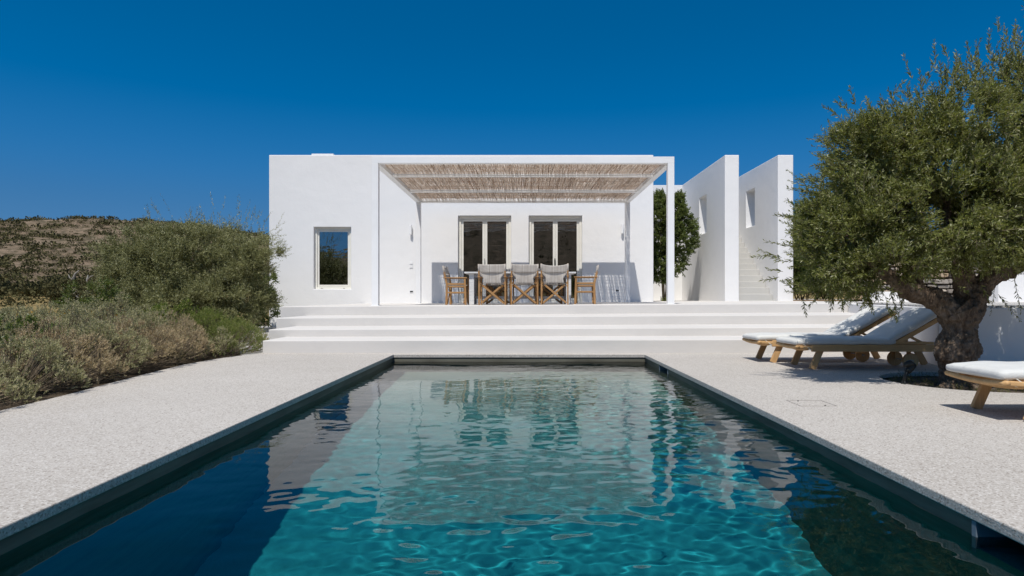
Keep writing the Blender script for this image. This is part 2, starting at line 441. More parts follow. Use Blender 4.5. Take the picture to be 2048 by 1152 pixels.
# ------------------------------------------------------------------ house
def wall_with_holes(name, axis, a0, a1, z0, z1, p0, p1, holes, mat, parent=None, bevel=.018):
    """slab along axis 'x' (thickness p0..p1 in y) or 'y' (thickness in x) with rectangular holes (a,b,za,zb)"""
    A = sorted({a0, a1, *[h[0] for h in holes], *[h[1] for h in holes]})
    Z = sorted({z0, z1, *[h[2] for h in holes], *[h[3] for h in holes]})
    solid = lambda i, j: 0 <= i < len(A) - 1 and 0 <= j < len(Z) - 1 and not any(
        h[0] <= (A[i] + A[i + 1]) / 2 <= h[1] and h[2] <= (Z[j] + Z[j + 1]) / 2 <= h[3] for h in holes)
    bm = bmesh.new(); vm = {}
    def vert(i, j, k):
        if (i, j, k) not in vm:
            a, z, p = A[i], Z[j], (p0, p1)[k]
            vm[i, j, k] = bm.verts.new((a, p, z) if axis == 'x' else (p, a, z))
        return vm[i, j, k]
    for i in range(len(A) - 1):
        for j in range(len(Z) - 1):
            if not solid(i, j): continue
            for k in (0, 1): bm.faces.new([vert(i, j, k), vert(i + 1, j, k), vert(i + 1, j + 1, k), vert(i, j + 1, k)])
            for di, dj, e in ((-1, 0, ((i, j), (i, j + 1))), (1, 0, ((i + 1, j), (i + 1, j + 1))), (0, -1, ((i, j), (i + 1, j))), (0, 1, ((i, j + 1), (i + 1, j + 1)))):
                if not solid(i + di, j + dj):
                    (a, b), (c_, d) = e
                    bm.faces.new([vert(a, b, 0), vert(c_, d, 0), vert(c_, d, 1), vert(a, b, 1)])
    bmesh.ops.recalc_face_normals(bm, faces=bm.faces)
    bmesh.ops.dissolve_limit(bm, angle_limit=R(1), verts=bm.verts, edges=bm.edges) if not holes else None
    me = bpy.data.meshes.new(name); bm.to_mesh(me); bm.free(); me.materials.append(mat)
    o = bpy.data.objects.new(name, me); col.objects.link(o)
    if bevel:
        b = o.modifiers.new('bevel', 'BEVEL'); b.width = bevel; b.segments = 2; b.limit_method = 'ANGLE'; b.angle_limit = R(50)
    if parent: o.parent = parent
    return o
house = empty('white_house', (-1.9, YW, T0))
tag(house, 'flat roofed white plastered house behind the pergola with two french doors', 'house')
def P(mb, name, mat, par=house, **k):
    """build in world space, then parent keeping place"""
    o = mb.build(name, mat, **k); keep(o, par); return o
def keep(o, par):
    bpy.context.view_layer.update() if False else None
    base = Vector((0, 0, 0)); q = par
    while q is not None: base += q.location; q = q.parent
    for v in o.data.vertices: v.co -= base
    o.parent = par; return o
HX0, HX1 = -8.09, 4.155
WIN = (-6.664, -5.478, 1.10, 3.07)
D1 = (-2.065, -.377, .72, 3.43); D2 = (.186, 1.882, .72, 3.43)
fw = wall_with_holes('front_wall', 'x', HX0, HX1, -.6, ROOF, YW, YW + .30, [WIN, (D1[0], D1[1], T0 - .012, D1[3]), (D2[0], D2[1], T0 - .012, D2[3])], M['stucco'])
keep(fw, house)
P(MB().box(HX0, HX0 + .3, YW + .3, 27.5, -.6, ROOF), 'side_wall', M['stucco'])
P(MB().box(HX1 - .3, HX1, YW + .3, 27.5, -.6, ROOF), 'side_wall', M['stucco'])
P(MB().box(HX0 + .3, HX1 - .3, 27.2, 27.5, -.6, ROOF), 'rear_wall', M['stucco'])
P(MB().box(HX0 + .3, HX1 - .3, YW + .3, 27.2, ROOF - .55, ROOF - .35), 'roof', M['stucco'])
P(MB().box(-7.03, -6.3, 21.6, 22.3, ROOF - .35, 5.61), 'chimney', M['stucco'], bevel=.01)
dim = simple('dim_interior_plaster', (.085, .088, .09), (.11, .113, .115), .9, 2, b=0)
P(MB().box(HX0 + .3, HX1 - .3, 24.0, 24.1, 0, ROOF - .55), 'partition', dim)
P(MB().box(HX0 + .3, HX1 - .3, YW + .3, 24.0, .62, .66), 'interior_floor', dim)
def glassmat(name, refl, tint):
    m, nt, out = newmat(name)
    gl = N(nt, 'ShaderNodeBsdfGlossy', inp={'Roughness': .004, 'Color': (.92, .96, 1, 1)})
    v = coords(nt, (1, 1, 3)); n = noise(nt, v, 1.1, 2)
    L(nt, bump(nt, n, .12, .02), gl.inputs['Normal'])
    tr = N(nt, 'ShaderNodeBsdfTransparent', inp={'Color': rgba(tint)})
    fr = N(nt, 'ShaderNodeFresnel', inp={'IOR': refl})
    mx = N(nt, 'ShaderNodeMixShader'); L(nt, fr.outputs[0], mx.inputs[0]); L(nt, tr.outputs[0], mx.inputs[1]); L(nt, gl.outputs[0], mx.inputs[2])
    L(nt, mx.outputs[0], out.inputs[0]); return m
M['glass'] = glassmat('coated_window_glass', 3.0, (.5, .55, .52))
def win_frame(x0, x1, z0, z1, y0, y1, t):
    mb = MB()
    mb.box(x0, x0 + t, y0, y1, z0, z1).box(x1 - t, x1, y0, y1, z0, z1)
    mb.box(x0 + t, x1 - t, y0 + .002, y1, z1 - t, z1).box(x0 + t, x1 - t, y0 + .002, y1, z0, z0 + t); return mb
# small fixed window on the left
x0, x1, z0, z1 = WIN; e = .003
wn = P(win_frame(x0 + e, x1 - e, z0 + e, z1 - e, YW + .105, YW + .19, .075), 'window', M['frame'], bevel=.004)
wn['label'] = 'tall narrow window left of the pergola'
sa = win_frame(x0 + .082, x1 - .082, z0 + .082, z1 - .082, YW + .135, YW + .18, .055).build('sash', M['frame'], bevel=.004); keep(sa, wn)
pn = MB().box(x0 + .135, x1 - .135, YW + .152, YW + .160, z0 + .135, z1 - .135).build('pane', M['glass']); keep(pn, wn)
for hx_ in (x0 + .20, x1 - .28):
    hg = MB().box(hx_, hx_ + .06, YW + .09, YW + .105, z0 + .018, z0 + .034).build('hinge_cover', M['steel']); keep(hg, wn)
cur = MB(); cp = []
for i in range(40):
    cp.append((x0 + .16 + .30 * i / 39, YW + .42 + .025 * math.sin(i * .9)))
cur.v = [(a, b, z) for (a, b) in cp for z in (1.0, 3.2)]; cur.f = [(2 * i, 2 * i + 2, 2 * i + 3, 2 * i + 1) for i in range(39)]
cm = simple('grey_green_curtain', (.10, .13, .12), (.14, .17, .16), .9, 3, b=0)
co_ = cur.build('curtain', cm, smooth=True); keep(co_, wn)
# french doors
blind_m, bnt, bout = newmat('striped_roman_blind')
bv = coords(bnt, (1, 1, 1)); sep = N(bnt, 'ShaderNodeSeparateXYZ'); L(bnt, bv, sep.inputs[0])
wv = N(bnt, 'ShaderNodeMath', operation='FRACT'); mu = N(bnt, 'ShaderNodeMath', operation='MULTIPLY', inp={1: 7.4}); L(bnt, sep.outputs[2], mu.inputs[0]); L(bnt, mu.outputs[0], wv.inputs[0])
bc = ramp(bnt, wv.outputs[0], [(0, (.035, .025, .02)), (.66, (.035, .025, .02)), (.70, (.40, .40, .41)), (.95, (.32, .32, .33)), (1, (.035, .025, .02))])
bp = N(bnt, 'ShaderNodeBsdfPrincipled', inp={'Roughness': .9}); L(bnt, bc, bp.inputs['Base Color']); L(bnt, bp.outputs[0], bout.inputs[0])
M['glass_door'] = glassmat('coated_door_glass', 2.0, (.85, .86, .85))
for k, (x0, x1, z0, z1) in enumerate((D1, D2)):
    fr = P(win_frame(x0 + e, x1 - e, T0 - .02, z1 - e, YW + .10, YW + .2, .08), 'french_door', M['frame'], bevel=.004)
    fr['label'] = 'left french door behind the dining table' if k == 0 else 'right french door with a visible dark handle'
    mid = (x0 + x1) / 2
    for a, b in ((x0 + .085, mid - .002), (mid + .002, x1 - .085)):
        t = .075
        lf = win_frame(a, b, T0 + .065, z1 - .088, YW + .13, YW + .185, t).build('door_leaf', M['frame'], bevel=.004)
        lf2 = MB().box(a + t, b - t, YW + .134, YW + .18, T0 + .14, T0 + .205)
        keep(lf, fr)
        p_ = MB().box(a + t - .004, b - t + .004, YW + .150, YW + .158, T0 + .14, z1 - .088 - t + .004).build('pane', M['glass_door']); keep(p_, fr)
    bl = MB()
    nseg = 12
    for a, b in ((x0 + .1, mid - .03), (mid + .03, x1 - .1)):
        pts = []
        for i in range(nseg + 1):
            x = a + (b - a) * i / nseg; dz = .035 * (1 - (2 * i / nseg - 1) ** 2)
            pts.append((x, dz))
        o_ = len(bl.v)
        for x, dz in pts: bl.v += [(x, YW + .27, z1 - .50 + dz), (x, YW + .27, z1 - .05)]
        bl.f += [(o_ + 2 * i, o_ + 2 * i + 2, o_ + 2 * i + 3, o_ + 2 * i + 1) for i in range(nseg)]
    bo = bl.build('roman_blind', blind_m); keep(bo, fr)
    hx = mid - .012
    hd = MB().tube([(hx, YW + .13, 1.89), (hx, YW + .095, 1.89)], .012, 8).box(hx - .016, hx + .016, YW + .088, YW + .102, 1.88, 2.08).box(hx - .02, hx + .02, YW + .122, YW + .131, 1.84, 2.04)
    ho = hd.build('handle', M['rubber'] if k else M['steel']); keep(ho, fr)

# wall fittings
def lamp_unit(x, zb, zt, label):
    o = empty('wall_lamp', (x, YW, (zb + zt) / 2)); h = zt - zb
    tag(o, label, 'wall lamp', 'white cylinder lamps on the house front')
    b = MB().tube([(0, -.075, -h / 2), (0, -.075, h / 2)], .042, 20).build('lamp_body', M['metal_white'], o, bevel=.004)
    MB().box(-.02, .02, -.04, 0, -.04, .04).build('bracket', M['metal_white'], o)
lamp_unit(-3.565, 2.83, 3.13, 'slim white cylinder wall lamp left of the pergola back post')
lamp_unit(3.15, 2.86, 3.15, 'slim white cylinder wall lamp beside the right pergola back post')
plate = simple('white_switch_plastic', (.74, .74, .74), (.78, .78, .78), .3, 3, b=0)
for z, lab in ((1.93, 'upper of the two square white switches under the left wall lamp'), (1.815, 'lower of the two square white switches under the left wall lamp')):
    o = MB().box(-.055, .055, -.012, 0, -.045, .045).box(-.035, .035, -.018, -.012, -.03, .03).build('light_switch', plate, bevel=.003)
    o.location = (-3.56, YW, z - .01); tag(o, lab, 'switch', 'white switches on the house front')
for x, z, lab in ((-3.55, 1.02, 'small dark wall socket low on the white wall left of the pergola'), (3.0, 1.05, 'small dark wall socket low on the wall behind the right chair')):
    o = empty('wall_socket', (x, YW, z)); tag(o, lab, 'socket', 'outdoor sockets low on the house front')
    MB().box(-.055, .055, -.01, 0, -.045, .045).build('cover', plate, o, bevel=.003)
    MB().box(-.045, .01, -.016, -.01, -.022, .022).box(.015, .045, -.014, -.01, -.022, .022).build('insert', M['rubber'], o)

# ------------------------------------------------------------------ pergola
pg = empty('pergola', (0, 16.8, T0))
tag(pg, 'white steel pergola with reed roofing over the dining table', 'pergola')
def G(mb, name, mat, **k): return P(mb, name, mat, pg, **k)
PZ0, PZ1 = 3.696, 3.835; F0, F1 = 13.86, 14.0; B0, B1 = 19.60, 19.74
PX0, PX1 = -3.228, 3.228
for x in (PX0, PX1 - .14):
    for a, b in ((F0, F1), (B0, B1)):
        G(MB().box(x, x + .14, a, b, tz(x) - .01, PZ0), 'post', M['metal_white'], bevel=.004)
        G(MB().box(x - .03, x + .17, a - .01, b + .03, tz(x), tz(x) + .01), 'foot_plate', M['metal_white'])
G(MB().box(PX0, PX1, F0, F1, PZ0, PZ1), 'beam', M['metal_white'], bevel=.004)
G(MB().box(PX0, PX1, B0, B1, PZ0, PZ1), 'beam', M['metal_white'], bevel=.004)
for x in (PX0, PX1 - .14): G(MB().box(x, x + .14, F1, B0, PZ0, PZ1), 'beam', M['metal_white'], bevel=.004)
raf = [(15.42, 15.52), (17.68, 17.78)]
for a, b in raf: G(MB().box(PX0 + .14, PX1 - .14, a, b, PZ0, PZ0 + .07), 'rafter', M['metal_white'], bevel=.003)
reedm, rnt, rout = newmat('dry_split_reeds')
gg = N(rnt, 'ShaderNodeNewGeometry')
rc = ramp(rnt, gg.outputs['Random Per Island'], [(0, (.26, .15, .09)), (.22, (.58, .44, .33)), (.6, (.76, .64, .53)), (1, (.86, .78, .68))])
rn = noise(rnt, coords(rnt, (1, 1, 1)), 14, 4)
rc = mixc(rnt, ramp(rnt, rn, [(.5, 0.0), (.72, .45)]), rc, (.22, .125, .065))
rp = N(rnt, 'ShaderNodeBsdfPrincipled', inp={'Roughness': .7, 'Specular IOR Level': .2}); L(rnt, rc, rp.inputs['Base Color'])
rt = N(rnt, 'ShaderNodeBsdfTranslucent'); L(rnt, rc, rt.inputs[0])
rm = N(rnt, 'ShaderNodeMixShader', inp={0: .12}); L(rnt, rp.outputs[0], rm.inputs[1]); L(rnt, rt.outputs[0], rm.inputs[2]); L(rnt, rm.outputs[0], rout.inputs[0])
def reeds(y0, y1):
    mb = MB(); x = PX0 + .15
    while x < PX1 - .15:
        for layer in (0, 1, 2):
            if layer and random.random() < .55: continue
            xx = x + random.uniform(-.006, .006); k = 5; ph = random.uniform(0, 6); am = random.uniform(.002, .014)
            tilt = random.uniform(-.05, .05) if not layer else random.uniform(-.16, .16)
            a, b = y0 + .005, y1 - .005
            if layer: a, b = sorted((random.uniform(y0, y1), random.uniform(y0, y1)))
            if b - a < .25: continue
            pts = []
            for i in range(k):
                t = i / (k - 1); y = a + (b - a) * t
                X_ = min(max(xx + am * math.sin(ph + 5 * t) + tilt * (t - .5), PX0 + .143), PX1 - .143)
                pts.append((X_, y, PZ0 + .083 + layer * .010 + random.uniform(-.004, .006)))
            mb.tube(pts, random.uniform(.0035, .0068), 4, cap=False)
        x += random.uniform(.0105, .0145)
    y = y0 + .02                                  # cross canes lying on top of the reeds
    while y < y1 - .02:
        n_ = 9; pts = [(PX0 + .145 + (PX1 - PX0 - .29) * i / (n_ - 1), y + random.uniform(-.008, .008), PZ0 + .122 + random.uniform(-.004, .006)) for i in range(n_)]
        mb.tube(pts, random.uniform(.005, .0065), 4, cap=False); y += random.uniform(.040, .058)
    return mb
for a, b in ((F1, 15.47), (15.47, 17.73), (17.73, B0)):
    G(reeds(a, b), 'reed_mat', reedm)

# ------------------------------------------------------------------ stair walls
wa = wall_with_holes('stair_wall', 'y', YW, 29.5, .3, ROOF, 6.43, 6.88, [(22.78, 23.72, 3.11, 4.44)], M['stucco'])
tag(wa, 'tall white wall with a slot window standing left of the outside stairs', 'wall', 'pair of white walls flanking the stairs')
wb = wall_with_holes('stair_wall', 'y', YW, 29.5, .3, ROOF, 8.12, 8.61, [(22.78, 23.67, 3.36, 4.67)], M['stucco'])
tag(wb, 'tall white wall with a slot window standing right of the outside stairs', 'wall', 'pair of white walls flanking the stairs')
bw = MB().box(HX1 + .002, 6.428, 26.2, 26.5, .3, ROOF - .01).build('courtyard_wall', M['stucco'], bevel=.01)
tag(bw, 'white wall closing the gap between the house and the stair walls', 'wall')
st = MB()
prof = [(20.78, .3)]
z = T0 + .06; y = 20.78
for i in range(21):
    prof += [(y, z), (y + .30, z)] if i else [(y, z + .0), (y + .34, z)]
    y += .30 if i else .34; z += .212
prof.append((y, .3))
n = len(prof)
st.v = [(6.883, a, b) for a, b in prof] + [(8.117, a, b) for a, b in prof]
st.f = [(i, (i + 1) % n, n + (i + 1) % n, n + i) for i in range(n)] + [tuple(range(n)), tuple(reversed(range(n, 2 * n)))]
so_ = st.build('outside_stairs', M['stair'], bevel=.008)
tag(so_, 'narrow white stairs climbing between two tall walls', 'stairs')

# ------------------------------------------------------------------ planter, right background
pw = MB()
ph = .70
A_ = (5.05, 7.9); B_ = (px_right(13.48), 13.48)
foot = [A_, (12.0, 7.9), (12.0, 13.48), B_]
pw.v = [(x, y, -.2) for x, y in foot] + [(x, y, ph) for x, y in foot]
pw.f = [(0, 1, 5, 4), (1, 2, 6, 5), (2, 3, 7, 6), (3, 0, 4, 7), (4, 5, 6, 7), (3, 2, 1, 0)]
po = pw.build('retaining_wall', M['stucco'], bevel=.01)
tag(po, 'low white retaining wall behind the olive trunk', 'wall')
gr = MB()
g_ = [(A_[0] + .12, A_[1] + .12), (11.9, 8.02), (11.9, 13.4), (B_[0] + .12, 13.4)]
gr.v = [(x, y, ph + .004) for x, y in g_] + [(x, y, ph + .03) for x, y in g_]
gr.f = [(0, 1, 5, 4), (1, 2, 6, 5), (2, 3, 7, 6), (3, 0, 4, 7), (4, 5, 6, 7)]
go = gr.build('gravel_bed', M['gravel']); tag(go, kind='structure')
# white annex far right
an = empty('white_annex', (13, 17, T0)); tag(an, 'plain white annex building behind the olive tree at the right edge', 'building')
P(MB().box(10.68, 15.5, 14.6, 14.95, .3, 2.9), 'wall', M['stucco'], an, bevel=.01)
P(MB().box(15.1, 15.45, 14.95, 18.5, .3, 2.9), 'rear_wall', M['stucco'], an, bevel=.01)
# low white wall right of the hedge
lw = MB().box(8.9, 10.3, 16.8, 17.05, .3, .98).build('low_wall', M['stucco'], bevel=.01)
tag(lw, 'knee high white wall seen under the olive branches', 'wall')
# dry stone wall
def stone_wall():
    mb = MB(); r = random.Random(3)
    z = .62
    while z < 2.5:
        h = r.uniform(.10, .2); x = 9.0 + r.uniform(-.2, 0)
        while x < 12.6:
            w = r.uniform(.10, .42); a = .008
            cx, cy = x + w / 2, 17.6 + r.uniform(-.03, .03)
            V = []
            for sx in (-1, 1):
                for sy in (-1, 1):
                    for sz in (-1, 1):
                        V.append((cx + sx * (w / 2 - a) * r.uniform(.82, 1), cy + sy * .14 * r.uniform(.9, 1.1), z + h / 2 + sz * (h / 2 - a) * r.uniform(.55, 1)))
            mb.add(V, [(0, 1, 3, 2), (4, 6, 7, 5), (0, 4, 5, 1), (2, 3, 7, 6), (0, 2, 6, 4), (1, 5, 7, 3)])
            x += w
        z += h
    m, nt, out = newmat('rust_and_grey_fieldstone')
    g = N(nt, 'ShaderNodeNewGeometry')
    c = ramp(nt, g.outputs['Random Per Island'], [(0, (.20, .18, .16)), (.5, (.36, .33, .30)), (.8, (.46, .34, .22)), (1, (.5, .47, .43))])
    n = noise(nt, coords(nt), 9, 6, .7); c = mixc(nt, ramp(nt, n, [(.45, 0.0), (.7, .55)]), c, (.2, .15, .11))
    p = N(nt, 'ShaderNodeBsdfPrincipled', inp={'Roughness': .9, 'Specular IOR Level': .1}); L(nt, c, p.inputs['Base Color'])
    L(nt, bump(nt, n, .8, .03), p.inputs['Normal']); L(nt, p.outputs[0], out.inputs[0])
    o = mb.build('dry_stone_wall', m, bevel=.02)
    tag(o, 'dry stone wall of grey and rusty stones seen through the olive fork', 'stone wall')
    bk = MB().box(9.0, 12.5, 17.64, 17.7, .5, 2.45).build('wall_core', M['soil'], o)
stone_wall()

# ------------------------------------------------------------------ table and chairs
tb = empty('dining_table', (-.065, 15.15, tz(-.065))); tag(tb, 'long white limed dining table with grey underframe under the pergola', 'table')
def planks():
    mb = MB(); k = 7; w = 1.0 / k
    for i in range(k): mb.box(-1.26, 1.26, -.5 + i * w + .002, -.5 + (i + 1) * w - .002, .705, .74)
    return mb
planks().build('tabletop', M['table'], tb, bevel=.003)
for sx in (-1, 1):
    for sy in (-1, 1):
        MB().box(sx * 1.1 - .055, sx * 1.1 + .055, sy * .38 - .05, sy * .38 + .05, 0, .70).build('leg', M['table'] if sy < 0 and False else M['table_grey'] if sy > 0 else M['table'], tb, bevel=.004)
    MB().box(sx * 1.1 - .03, sx * 1.1 + .03, -.33, .33, .13, .19).build('stretcher', M['table_grey'], tb, bevel=.003)
MB().box(-1.045, 1.045, -.03, .03, .13, .19).build('stretcher', M['table_grey'], tb, bevel=.003)
for sy in (-1, 1): MB().box(-1.04, 1.04, sy * .40 - .012, sy * .40 + .012, .61, .70).build('apron', M['table_grey'], tb, bevel=.002)
for sx in (-1, 1): MB().box(sx * 1.1 - .012, sx * 1.1 + .012, -.325, .325, .61, .70).build('apron', M['table_grey'], tb, bevel=.002)

def director_chair(sag=.03):
    """faces +Y; back towards -Y"""
    t = empty('director_chair')
    Wd, Dp = .285, .22; wz, wx = M['chair_z'], M['chair_x']
    for s in (-1, 1):
        MB().bar((s * Wd, Dp, 0), (s * Wd, Dp - .02, .60), .032, .045, (0, 1, 0)).build('leg', wz, t, bevel=.004)
        MB().bar((s * Wd, -Dp, 0), (s * Wd, -Dp + .015, .46), .032, .05, (0, 1, 0)).build('leg', wz, t, bevel=.004)
        MB().bar((s * Wd, -Dp + .015, .45), (s * Wd, -Dp - .05, .74), .034, .045, (0, 1, 0)).build('back_post', wz, t, bevel=.005)
        MB().bar((s * Wd, -Dp - .045, .725), (s * Wd, -Dp - .085, .885), .016, .022, (0, 1, 0)).build('back_peg', wz, t)
        MB().bar((s * Wd, -Dp - .07, .615), (s * Wd, Dp + .03, .615), .055, .022).build('arm', wx, t, bevel=.006)
        MB().bar((s * (Wd - .02), -Dp, .475), (s * (Wd - .02), Dp, .475), .03, .04).build('seat_rail', wx, t, bevel=.004)
        MB().bar((s * (Wd - .02), -Dp, .415), (s * (Wd - .02), Dp, .415), .022, .032).build('seat_rail', wx, t, bevel=.004)
        MB().bar((s * Wd, -Dp, .28), (s * Wd, Dp, .28), .022, .038).build('stretcher', wx, t, bevel=.004)
    for y, dz in ((-Dp + .035, 0), (Dp - .035, 0)):
        for s, off in ((-1, .012), (1, -.012)):
            MB().bar((s * .255, y + off, .035), (-s * .215, y + off, .43), .02, .04, (0, 0, 1)).build('cross_brace', wz, t, bevel=.004)
    # seat sling
    def sheet(fn, nu, nv, name, th=.0025):
        mb = MB(); V = [fn(i / nu, j / nv) for j in range(nv + 1) for i in range(nu + 1)]
        mb.v = V; mb.f = [(j * (nu + 1) + i, j * (nu + 1) + i + 1, (j + 1) * (nu + 1) + i + 1, (j + 1) * (nu + 1) + i) for j in range(nv) for i in range(nu)]
        o = mb.build(name, M['canvas'], t, smooth=True)
        sd = o.modifiers.new('thickness', 'SOLIDIFY'); sd.thickness = th; return o
    sheet(lambda u, v: ((u - .5) * .53, -.19 + v * .38, .475 - .035 * (1 - (2 * u - 1) ** 2)), 12, 6, 'seat')
    # upper back panel sleeved over the pegs
    def up(u, v):
        a = (1 - (2 * u - 1) ** 2); z = .70 + v * .185 - a * sag * (.15 + .85 * v) - .002 * math.sin(u * 9)
        return ((u - .5) * .60, -.262 - .045 * v + .035 * a * (.4 + .6 * v), z)
    sheet(up, 14, 6, 'backrest')
    for s in (-1, 1):
        MB().tube([(s * Wd, -Dp - .042, .70), (s * Wd, -Dp - .083, .885)], .019, 10).build('sleeve', M['canvas'], t, smooth=True)
    # lower back panel, drawn in at the sides, closing the gap to the seat
    def low(u, v):
        z = .465 + v * .245; w = .185 + .075 * (2 * v - .75) ** 2 * (1.6 if v > .375 else .5)
        a = 1 - (2 * u - 1) ** 2
        return ((2 * u - 1) * min(w, .27), -.235 - .03 * v + .04 * a, z)
    sheet(low, 12, 8, 'back_panel')
    return t
ch = director_chair(.010); ch2 = director_chair(.045)
spots = [(-.656, 14.30, R(-3), 'left chair of the three with their backs to the pool', 0),
         (.017, 14.36, R(4), 'middle chair of the three with their backs to the pool', 0),
         (.70, 14.28, R(-4), 'right chair of the three backs, its canvas sagging at the top', 1),
         (-1.50, 14.98, R(-93), 'chair at the left end of the dining table seen side on', 0),
         (1.42, 14.95, R(86), 'chair at the right end of the dining table seen side on', 0),
         (-.60, 16.0, R(180), 'chair across the table behind the left front chair', 0),
         (.05, 16.02, R(181), 'chair across the table behind the middle front chair', 0),
         (.66, 16.0, R(179), 'chair across the table behind the right front chair', 0)]
first = {0: True, 1: True}
for x, y, rz, lab, kind in spots:
    src = ch2 if kind else ch
    o = src if first[kind] else copy_tree(src); first[kind] = False
    o.location = (x, y, tz(x)); o.rotation_euler = (0, 0, rz)
    tag(o, 'wooden director chair with pale canvas, ' + lab, 'director chair', 'director chairs around the dining table')
# fix label lengths
short = ['pale canvas director chair, leftmost of the three showing their backs', 'pale canvas director chair, middle one of the three showing their backs',
         'pale canvas director chair with sagging back, rightmost of the three showing their backs', 'director chair seen side on at the left end of the table',
         'director chair seen side on at the right end of the table', 'director chair across the table, hidden behind the leftmost front chair',
         'director chair across the table, hidden behind the middle front chair', 'director chair across the table, its canvas top peeking beside the sagging one']
chairs = [o for o in bpy.data.objects if o.get('category') == 'director chair']
chairs_by = sorted(chairs, key=lambda o: [s[3] for s in spots].index(o['label'].split('canvas, ', 1)[1]))
for o, s in zip(chairs_by, short): o['label'] = s

# ------------------------------------------------------------------ loungers
def lounger():
    """foot at x=0, head towards +X, near rail y=0, far rail y=.58"""
    t = empty('sun_lounger'); wx, wz = M['teak_x'], M['teak_z']
    for y in (0, .58):
        MB().box(.19, 1.86, y - .016, y + .016, .205, .285).build('side_rail', wx, t, bevel=.006)
        MB().bar((.21, y + (.034 if y == 0 else -.034), 0), (.315, y + (.034 if y == 0 else -.034), .24), .034, .075, (1, 0, 0)).build('leg', wz, t, bevel=.005)
        MB().bar((1.70, y + (.034 if y == 0 else -.034), .24), (1.83, y + (.034 if y == 0 else -.034), 0), .034, .08, (1, 0, 0)).build('leg', wz, t, bevel=.005)
        MB().box(1.12, 1.62, y - .015 + (.036 if y == 0 else -.036), y + .015 + (.036 if y == 0 else -.036), .285, .318).build('ratchet_rail', wx, t, bevel=.01)
    # foot end: bowed bars joining the rails
    pts = [(.03 + .035 * (1 - (2 * i / 10 - 1) ** 2) * 0, .60 - .62 * i / 10, .262 - .018 * math.sin(math.pi * i / 10)) for i in range(11)]
    MB().tube(pts, .019, 8).build('crossbar', wx, t, smooth=True)
    pts = [(.15, .57 - .56 * i / 10, .236 - .022 * math.sin(math.pi * i / 10)) for i in range(11)]
    MB().tube(pts, .016, 8).build('crossbar', wx, t, smooth=True)
    for y in (0, .58): MB().bar((.015, y, .262), (.22, y, .25), .03, .034).build('end_block', wx, t, bevel=.008)
    sl = MB()
    for i in range(9): sl.box(.10 + i * .115, .17 + i * .115, .016, .564, .262, .278)
    sl.build('slats', wx, t)
    # backrest
    a = R(29.5); bx, bz = 1.13, .272; Lb = .74
    fr = MB()
    for y in (.03, .55): fr.bar((bx, y, bz), (bx + Lb * math.cos(a), y, bz + Lb * math.sin(a)), .03, .05)
    for d_ in (.02, Lb - .03): fr.bar((bx + d_ * math.cos(a), .04, bz + d_ * math.sin(a)), (bx + d_ * math.cos(a), .54, bz + d_ * math.sin(a)), .03, .03)
    bf = fr.build('backrest_frame', wx, t, bevel=.006)
    s2 = MB()
    for i in range(7):
        d = .06 + i * .105; s2.bar((bx + d * math.cos(a), .045, bz + d * math.sin(a) + .01), (bx + d * math.cos(a), .535, bz + d * math.sin(a) + .01), .07, .014, (-math.sin(a), 0, math.cos(a)))
    s2.build('slats', wx, bf)
    for y in (.07, .51): MB().bar((bx + .24, y, bz + .10), (bx + .38, y, .30), .02, .028).build('prop', wz, t)
    # wheels
    for y in (.12, .44):
        wh = MB().tube([(1.40, y - .017, .09), (1.40, y + .017, .09)], .09, 28).build('wheel', wz, t, bevel=.004)
        MB().tube([(1.40, y - .022, .09), (1.40, y + .022, .09)], .016, 12).build('hub', M['steel'], wh)
    MB().tube([(1.40, .06, .09), (1.40, .50, .09)], .008, 8).build('axle', M['steel'], t)
    for y in (.155, .405): MB().bar((1.40, y, .08), (1.40, y, .27), .018, .05, (1, 0, 0)).build('wheel_bracket', wz, t, bevel=.004)
    # cushions
    c1 = roundbox(1.17, .60, .068, .032, .010, 26, 12, 4, lambda p: Vector((p.x + .0, p.y + .005 * math.sin(p.x * 9), p.z + .003 * math.sin(p.x * 17 + p.y * 6) - .022 * max(0, .25 - p.x) * 1.5)))
    for i, v in enumerate(c1.v): c1.v[i] = (v[0] + .0, v[1] - .01, v[2] + .282)
    cu = c1.build('seat_cushion', M['cushion'], t, smooth=True)
    c2 = roundbox(.76, .60, .068, .032, .010, 18, 12, 4, lambda p: Vector((p.x, p.y + .004 * math.sin(p.x * 8), p.z + .003 * math.sin(p.x * 13 + p.y * 8))))
    for i, v in enumerate(c2.v):
        x, z = v[0] - .02, v[2] + .028
        c2.v[i] = (bx + x * math.cos(a) - z * math.sin(a), v[1] - .01, bz + x * math.sin(a) + z * math.cos(a))
    c2.build('back_cushion', M['cushion'], t, smooth=True)
    cd = MB()
    for y0, y1 in ((.57, .50), (.0, .07)):
        cd.tube([(.02, y0, .30), (.12, (y0 + y1) / 2, .235), (.24, y1, .215)], .0035, 5)
    cd.tube([(.10, .0, .29), (.16, -.02, .24), (.25, .02, .20)], .0035, 5)
    cd.build('tie_cord', M['cord'], t)
    return t
lo = lounger()
for i, (x, y, lab) in enumerate(((3.13, 7.48, 'teak sun lounger with raised back shaded by the olive, nearer of the far pair'),
                                 (2.975, 8.26, 'teak sun lounger farthest back, closest to the steps, partly in sun'),
                                 (3.165, 4.30, 'sunlit teak sun lounger cut off by the right edge of the photo'))):
    o = lo if i == 0 else copy_tree(lo)
    o.location = (x, y, .001); tag(o, lab, 'sun lounger', 'teak sun loungers on the deck')

